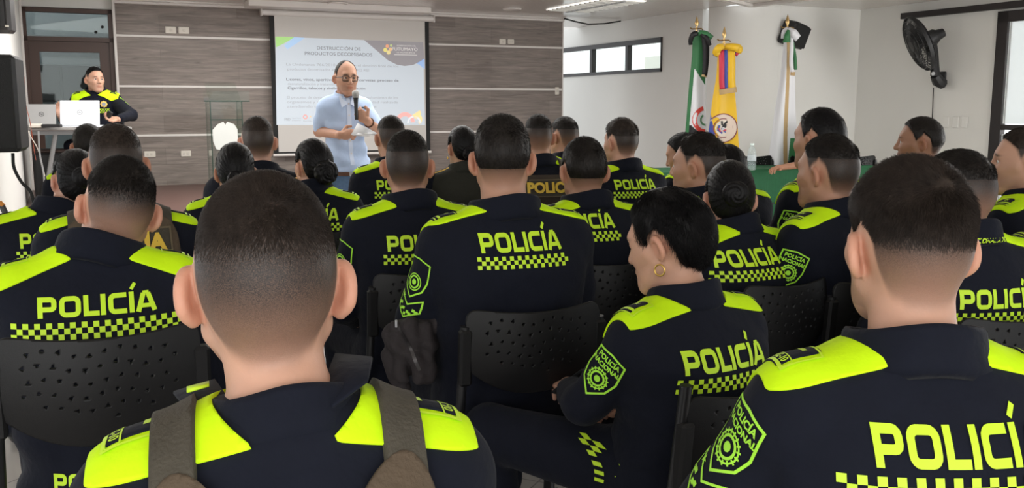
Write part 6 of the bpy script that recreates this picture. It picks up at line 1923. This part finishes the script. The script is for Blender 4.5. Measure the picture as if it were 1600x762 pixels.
def green_table():
    z = .77
    a = at_z(1012, 262, z); Y0_ = 9.35
    p0 = at(1008, 260, 9.0); p1 = at(1378, 262, 10.1)
    L = np.array([p0[0], p0[1]]); dirv = EX; ln = float((np.array([p1[0], p1[1]]) - L) @ EX)
    o = empty('long_table', (L[0], L[1], 0), A_W); tag(o, 'long table under a dark green cloth in front of the flags', 'table')
    n = 90; V = []; F = []
    prof = [(.0, .75, 0), (.0, .02, .0), (.0, .0, 0), (.62, .0, 0), (.62, .75, 0)]
    for i in range(n + 1):
        x = ln * i / n
        for y, dz, _ in prof:
            w = .018 * math.sin(x * 16 + 1.2 * math.sin(x * 3)) * (dz / .75) + .008 * math.sin(x * 37) * (dz / .75)
            V.append((x, y + (-w if y < .3 else w), z - dz))
    for i in range(n):
        for j in range(4): F.append([i * 5 + j, (i + 1) * 5 + j, (i + 1) * 5 + j + 1, i * 5 + j + 1])
    F += [[0, 1, 2, 3, 4], [n * 5 + k for k in (4, 3, 2, 1, 0)]]
    me = bpy.data.meshes.new('tablecloth'); me.from_pydata(V, [], F)
    gm = mat('green_cloth', (.010, .085, .032), rough=.8, noise=.2, nscale=20, bump=.2, bscale=30)
    t = mobj('tablecloth', me, gm, o)
    MB().box((ln / 2, .31, z - .02), (ln - .02, .58, .025)).obj('tabletop', M_plate, o)
    for x in (.15, ln - .15):
        for y in (.08, .54): MB().tube([(x, y, .01), (x, y, z - .04)], .02, 8).obj('leg', M_blackmetal, o)
    return z
TZ = green_table()
def bottle():
    p = at(1174, 264, 9.42); zt = at(1174, 224, 9.42)[2]; H = zt - TZ
    o = empty('water_bottle', (p[0], p[1], TZ)); tag(o, 'clear plastic water bottle on the green table', 'bottle')
    r = .043
    prof = [(.0001, .004), (r * .8, 0), (r, .012), (r, H * .25), (r * .93, H * .30), (r, H * .34), (r, H * .62), (r * .93, H * .66), (r * .95, H * .70), (r * .62, H * .85), (r * .36, H * .91), (r * .36, H * .95)]
    MB().lathe(prof, n=24).obj('bottle_body', mat('clear_plastic', (.40, .50, .50), rough=.08, alpha=.25, spec=.9), o, True)
    MB().lathe([(r * 1.02, H * .36), (r * 1.02, H * .58)], n=24, caps=False).obj('bottle_label', mat('pale_label', (.62, .68, .72), alpha=.45, rough=.4, noise=.3, nscale=40), o, True)
    MB().lathe([(.0001, H * .93), (r * .42, H * .93), (r * .42, H), (.0001, H)], n=18).obj('bottle_cap', mat('pale_cap', (.60, .70, .68), rough=.4), o, True)
bottle()
for px, lb in ((1209, 'perforated chair behind the green table beside the water bottle'), (1376, 'perforated chair behind the green table near the fan cable')):
    p = at(px, 250, 9.92); make_chair((p[0], p[1], 0), A_W + math.pi, lb)

def fan():
    c = at(1436, 68, 10.45)
    ax = np.array([-.90, .08, -.42]); ax /= np.linalg.norm(ax)
    x = np.cross([0, 0, 1.0], ax); x /= np.linalg.norm(x); y = np.cross(ax, x); R = np.stack([x, y, ax], 1)
    o = empty('wall_fan', tuple(c)); tag(o, 'large black caged fan on a bracket high on the white wall', 'fan')
    rad = .305; dp = .075
    cg = MB()
    for k in range(64):
        a = 2 * math.pi * k / 64; a2 = a + .12
        u = np.array([math.cos(a), math.sin(a)]); u2 = np.array([math.cos(a2), math.sin(a2)])
        P = [(*(u * .07), dp * 1.0), (*(u * .16), dp * .98), (*(u2 * .25), dp * .75), (*(u2 * rad), 0), (*(u2 * .25), -dp * .75), (*(u * .08), -dp)]
        cg.tube([R @ np.array(q) for q in P], .0034, 5)
    for r_, z_ in ((rad, 0), (.27, dp * .6), (.20, dp * .92), (.13, dp), (.27, -dp * .6), (.18, -dp * .9)):
        cg.tube([R @ np.array([r_ * math.cos(t), r_ * math.sin(t), z_]) for t in np.linspace(0, 2 * math.pi, 40, endpoint=False)], .0055 if r_ == rad else .004, 6, closed=True)
    cg.obj('cage', M_blackmetal, o, True)
    rim = MB(); rim.lathe([(rad + .004, -.02), (rad + .008, 0), (rad + .004, .02), (rad - .004, .02), (rad - .004, -.02), (rad + .004, -.02)], n=48, R=R, caps=False); rim.obj('cage_rim', M_black, o, True)
    MB().lathe([(.0001, dp + .012), (.06, dp + .008), (.072, dp - .004), (.0001, dp - .006)], n=24, R=R).obj('cage_badge', M_black, o, True)
    for b in range(3):
        V = []; F = []; nr, nc = 8, 7; a0 = b * 2.094
        for i in range(nr):
            r_ = .05 + .225 * i / (nr - 1)
            for j in range(nc):
                t = j / (nc - 1) - .5; wd = (.55 + .5 * math.sin(math.pi * i / (nr - 1))) * .9
                a = a0 + t * wd + .25 * i / nr
                V.append(R @ np.array([r_ * math.cos(a), r_ * math.sin(a), .035 * t * 1.6]))
        for i in range(nr - 1):
            for j in range(nc - 1): F.append([i * nc + j, (i + 1) * nc + j, (i + 1) * nc + j + 1, i * nc + j + 1])
        bl = mobj('blade', np_mesh('blade', V, np.array(F)), mat('fan_blade', (.03, .03, .032), rough=.45), o); bl.modifiers.new('t', 'SOLIDIFY').thickness = .004
    MB().lathe([(.0001, -.06), (.052, -.05), (.055, .03), (.0001, .045)], n=20, R=R).obj('hub', M_black, o, True)
    # motor housing behind the cage, then yoke and wall bracket
    MB().lathe([(.0001, -dp + .01), (.085, -dp + .005), (.082, -dp - .10), (.060, -dp - .13), (.045, -dp - .20), (.0001, -dp - .21)], n=24, R=R).obj('motor', M_black, o, True)
    w = np.array([*(K2 + FX * fz(1468, 125)[0] - FY * .012), at(1468, 125, 10.6)[2]]) - c
    top = R @ np.array([0, -.05, -dp - .07])
    q = at(1461, 80, 10.48) - c; mid = at(1461, 118, 10.50) - c
    br = MB(); br.tube([top, q, mid], [.030, .034, .052], 8); br.obj('yoke_arm', M_black, o, True)
    pl = MB(); a_ = mid; b_ = at(1473, 131, 10.55) - c
    pl.tube([mid, at(1466, 127, 10.52) - c, b_], [.052, .066, .06], 8); pl.obj('bracket', M_black, o, True)
    nrm = np.array([*FY, 0]); zr = np.array([0, 0, 1.0]); xr = np.array([*FX, 0])
    Rb = np.stack([xr, nrm, zr], 1)
    xw, zw = fz(1472, 124)
    pw = np.array([*(K2 + FX * xw - FY * .012), zw]) - c
    MB().box(pw, (.13, .022, .17), Rb, bev=.01).obj('wall_plate', M_black, o)
    MB().tube([pw, b_], .035, 8).obj('bracket_foot', M_black, o, True)
    kn = at(1457, 115, 10.42) - c; MB().lathe([(.0001, .02), (.020, .02), (.022, 0), (.0001, 0)], kn, 16, rot(math.pi / 2, 0, 0)).obj('bracket_knob', mat('grey_knob', (.22, .22, .22), rough=.4), o, True)
    xs, z0 = fz(1458, 134, -.02); xs2, z1 = fz(1456, 186, -.02)
    P = [(*(K2 + FX * (xs + (xs2 - xs) * t) - FY * .014), z0 + (z1 - z0) * t - .02) for t in np.linspace(0, 1, 8)]
    cb = MB().tube(P, .005, 6).obj('fan_cable', M_dark); tag(cb, 'thin dark cable hanging straight down from the wall fan', 'cable')
fan()
def wall_speaker():
    c = at(1240, 54, 11.30)
    o = empty('wall_speaker', tuple(c), math.radians(35)); tag(o, 'black wall speaker tucked behind the white flag\'s top', 'loudspeaker')
    R = rot(math.radians(12), math.radians(14), 0)
    MB().box((0, 0, 0), (.27, .22, .27), R, bev=.025).obj('cabinet', M_black, o)
    MB().box(R @ np.array([0, -.116, 0]), (.24, .012, .24), R, bev=.008).obj('grille', M_dark, o)
    MB().tube([(0, .05, 0), (.05, .22, .0), (.06, .26, .0)], .02, 8).obj('bracket', M_black, o, True)
    MB().tube([(.04, .02, .10), (-.02, .15, .25), (-.10, .2, .36)], .006, 6).obj('speaker_lead', mat('grey_wire', (.3, .3, .3), rough=.5), o, True)
wall_speaker()

def table_guest():
    yaw = 205
    D = make_person(dict(top=(1288, 188, 9.95), yaw=yaw, skin=SK['brown'], hair='full', hmat=M_hair_black, nh=1200, fine=.008, res=.014, seed=1,
        arm={1: (('px', 1252, 257, 9.75), ('px', 1216, 262, 9.42)), -1: (('px', 1330, 262, 9.8), ('px', 1312, 266, 9.6))}, hand={1: dict(fine=.007, curl=.45)}))
    Z, C, CX = D.Z, D.C, D.CX
    G = Field(axis(-.36, .36, .012), axis(-.3, .4, .012), axis(.42, Z(1.12), .012))
    G.add(torso_prim(Z, C, CX, D.zi, 1, 1, D.lo, D.hi, off=.012, ztop=1.075, zbot=.46), 0)
    for s in (-1, 1):
        sh, el, wr = D.arms[s]; G.add(cone(sh, sh + (el - sh) * .8, .066, .064), .05)
    V, Q = G.mesh(); mobj('green_shirt', np_mesh('green_shirt', V, Q), mat('green_jersey', (.02, .16, .05), rough=.8), D.root)
    dress_legs({}, D, M_navy)
    tag(D.root, 'person in a green shirt behind the table, only a bare forearm showing', 'person')
    make_chair((D.loc[0], D.loc[1], 0), math.radians(yaw), 'chair of the guest in green behind the table')
table_guest()
# ------------------------------------------------------------------ smaller details on people
M_yel = mat('yellow_print', (.75, .50, .06), rough=.6)
add_vest({'vest_top': 1.0}, I_, (mat('brown_vest', (.050, .036, .026), rough=.85, bump=.3, bscale=160), M_olive2))
def vest_panel(D, z, w, h, tw, th, x=0.0, col=M_yel):
    V = np.array([v.co[:] for v in D.vest.data.vertices]); T = np.array([list(p.vertices) for p in D.vest.data.polygons])
    sk = Skin(V, T); zz = D.Z(z); o = (x, float(D.C(zz)) - .2, zz)
    b = sk.lay('word_panel', stroke([(-w / 2, 0), (w / 2, 0)], h, False, .02), o, (1, 0, 0), (0, 0, 1), M_olive2, D.root, off=.004)
    e = sk.lay('panel_edge', stroke([(-w / 2, -h / 2), (w / 2, -h / 2), (w / 2, h / 2), (-w / 2, h / 2)], .005, True, .02), o, (1, 0, 0), (0, 0, 1), mat('panel_piping', (.13, .10, .06), rough=.7), b or D.root, off=.006)
    sk.lay('vest_lettering', xf2(text2('POLICÍA', th / .72, .0035), 0, 0), o, (1, 0, 0), (0, 0, 1), col, b or D.root, off=.007)
vest_panel(I_, .94, .235, .085, .2, .052, .02)
vest_panel(P_, .985, .26, .08, .2, .044)
# earrings
def earring(D, s, r, th, label=None):
    q = np.array([s * .090, -.014, -.045]) * D.hs
    P = [(q[0], q[1] + r * math.sin(t), q[2] - r + r * math.cos(t)) for t in np.linspace(0, 2 * math.pi, 20, endpoint=False)]
    h = bpy.data.objects.new('earring', MB().tube(P, th, 8, closed=True).mesh('earring', True)); h.data.materials.append(M_gold); put(h, D.root)
    m = D.hm.copy(); h.matrix_local = m @ Matrix.Scale(1 / D.hs, 4)
earring(F, -1, .013, .0022); earring(M_, -1, .010, .002); earring(Kk, -1, .005, .003); earring(V_, -1, .004, .003)
# shoulder boards on the olive jacket
def boards(D):
    V, T, N = D.jV, D.jT, D.jN; zb = D.zi(V[:, 2]); cv = D.C(V[:, 2])
    for s in (-1, 1):
        xs = (V[:, 0] - D.CX(V[:, 2])) * s / D.sw
        for nm, wx, wy, m, of in (('shoulder_board', .052, .030, M_gold, .004), ('board_field', .046, .024, M_grey_green, .006), ('board_bars', .006, .022, M_gold, .008)):
            S = np.maximum(np.maximum(np.abs(xs - .135) - wx, np.abs(V[:, 1] - cv - .004) - wy), .95 - zb)
            v, t, n = clip_tris(V, T, S, N)
            if len(t): mobj(nm, shell_mesh(nm, v, t, n / np.linalg.norm(n, axis=1)[:, None], of, .004), m, D.root)
boards(Kk)
# left sleeves with a small national flag, rank words on the right sleeve
def sleeve_flag(D, s, dist, az):
    sh, el, wr = D.arms[s]; dd = el - sh; dd /= np.linalg.norm(dd)
    n_ = np.array([s * math.cos(az), -math.sin(az), .1]); up = -dd; up -= n_ * (up @ n_) / (n_ @ n_); up /= np.linalg.norm(up); n_ /= np.linalg.norm(n_); ux = np.cross(up, n_)
    o = sh + dd * dist + n_ * .05
    for y, h, m in ((.012, .024, FYel), (-.006, .012, FB), (-.018, .012, FR)):
        D.skin.lay('sleeve_flag', stroke([(-.025, y), (.025, y)], h, False, .01), o, ux, up, m, D.root, off=.003, reach=.12)
    D.skin.lay('sleeve_strip', stroke(roundrect(-.03, .045, .03, .075, .003), .004, True, .01), o, ux, up, M_neon_text, D.root, off=.003, reach=.12)
sleeve_flag(P_, 1, .09, .35); sleeve_flag(O, -1, .06, .2)
# black jacket bag hanging at the broad-backed officer's elbow
def bag():
    c = at(643, 540, 2.62)
    o = empty('hanging_jacket', tuple(c)); tag(o, 'dark grey folded jacket with a zip hanging beside the broad-backed officer', 'jacket')
    G = Field(axis(-.16, .16, .006), axis(-.12, .12, .006), axis(-.2, .16, .006))
    G.add(ell((.0, 0, .0), (.075, .055, .085)), 0)
    for a, b, r in (((-.04, -.03, .06), (-.02, -.05, -.08), .022), ((.0, -.04, .07), (.025, -.055, -.07), .024), ((.045, -.03, .06), (.055, -.04, -.08), .022), ((-.05, 0, .04), (.07, .0, .06), .03), ((-.055, 0, -.02), (-.03, -.01, -.12), .03)):
        G.add(cone(a, b, r, r * .9), .012)
    G.warp(lambda x, y, z: .004 * np.sin(60 * x + 25 * z + 3 * np.sin(30 * z)) + .002 * np.sin(90 * z + 40 * x))
    V, Q = G.mesh(); b = mobj('folded_cloth', np_mesh('folded_cloth', V, Q), mat('dark_grey_fabric', (.026, .021, .022), rough=.85, bump=.4, bscale=60), o)
    sk = Skin(V, quads_tris(Q))
    sk.lay('zip', stroke([(-.035, .075), (.0, .02), (.03, -.05)], .008, False, .006), (0, -.15, 0), (1, 0, 0), (0, 0, 1), mat('zip_teeth', (.07, .065, .065), rough=.4, metal=.6), b, off=.002)
    MB().box((-.034, -.062, .078), (.008, .006, .022), bev=.002).obj('zip_pull', M_silver, o)
bag()
# phone in the bowed woman's hand
w = to_world(F, F.arms[-1][2]); dv = np.array([0, .0, 0])
p = at(901, 598, 2.42)
ph = MB().box((0, 0, 0), (.07, .009, .14), bev=.004).obj('mobile_phone', M_black); ph.location = tuple(p); ph.rotation_euler = (math.radians(50), .3, math.radians(30)); tag(ph, 'dark phone held low by the woman with the hoop earring', 'phone')

# the front officer's collar lies open in two leaves with bright marks
def collar_leaf(pts, strip_, name='collar_leaf'):
    P = np.array([A.local(at(*q)) for q in pts]); c = P.mean(0) + np.array([0, 0, .006]); n = len(P)
    o = mobj(name, np_mesh(name, np.concatenate([P, [c]]), np.array([[i, (i + 1) % n, n] for i in range(n)])), M_navy, A.root)
    m = o.modifiers.new('t', 'SOLIDIFY'); m.thickness = .005; m2 = o.modifiers.new('b', 'BEVEL'); m2.width = .002
    Q = np.array([A.local(at(*q)) for q in strip_])
    e = mobj('leaf_mark', np_mesh('leaf_mark', Q, np.array([[0, 1, 2, 3]]), False), M_neon_text, o)
    e.modifiers.new('t', 'SOLIDIFY').thickness = .002
collar_leaf([(336, 590, 1.06), (269, 610, 1.03), (300, 648, .955), (345, 668, .93), (372, 640, .97)], [(292, 606, 1.018), (327, 597, 1.03), (327, 604, 1.018), (292, 614, 1.004)])
collar_leaf([(524, 556, 1.08), (583, 562, 1.06), (576, 598, .985), (520, 640, .95), (500, 620, .98)], [(542, 564, 1.05), (571, 565, 1.05), (571, 573, 1.03), (542, 573, 1.03)])
# lettering on the hip of the officer at the left edge
q = C.local(at(150, 706, 2.12)); C.skin.lay('hip_lettering', word_policia(.16, .036), (q[0], q[1] - .1, q[2]), (1, 0, 0), (0, 0, 1), M_neon_text, C.root)
C.skin.lay('hip_band', checks(.18, 2, 18), (q[0], q[1] - .1, q[2] - .036), (1, 0, 0), (0, 0, 1), M_neon_text, C.root)

q = F.local(at(884, 724, 2.1)); F.tskin.lay('thigh_band', checks(.036, 14, 4), (q[0] + .11, q[1] - .1, q[2]), (1, 0, 0), (0, 0, 1), M_neon_text, F.trousers, off=.003)
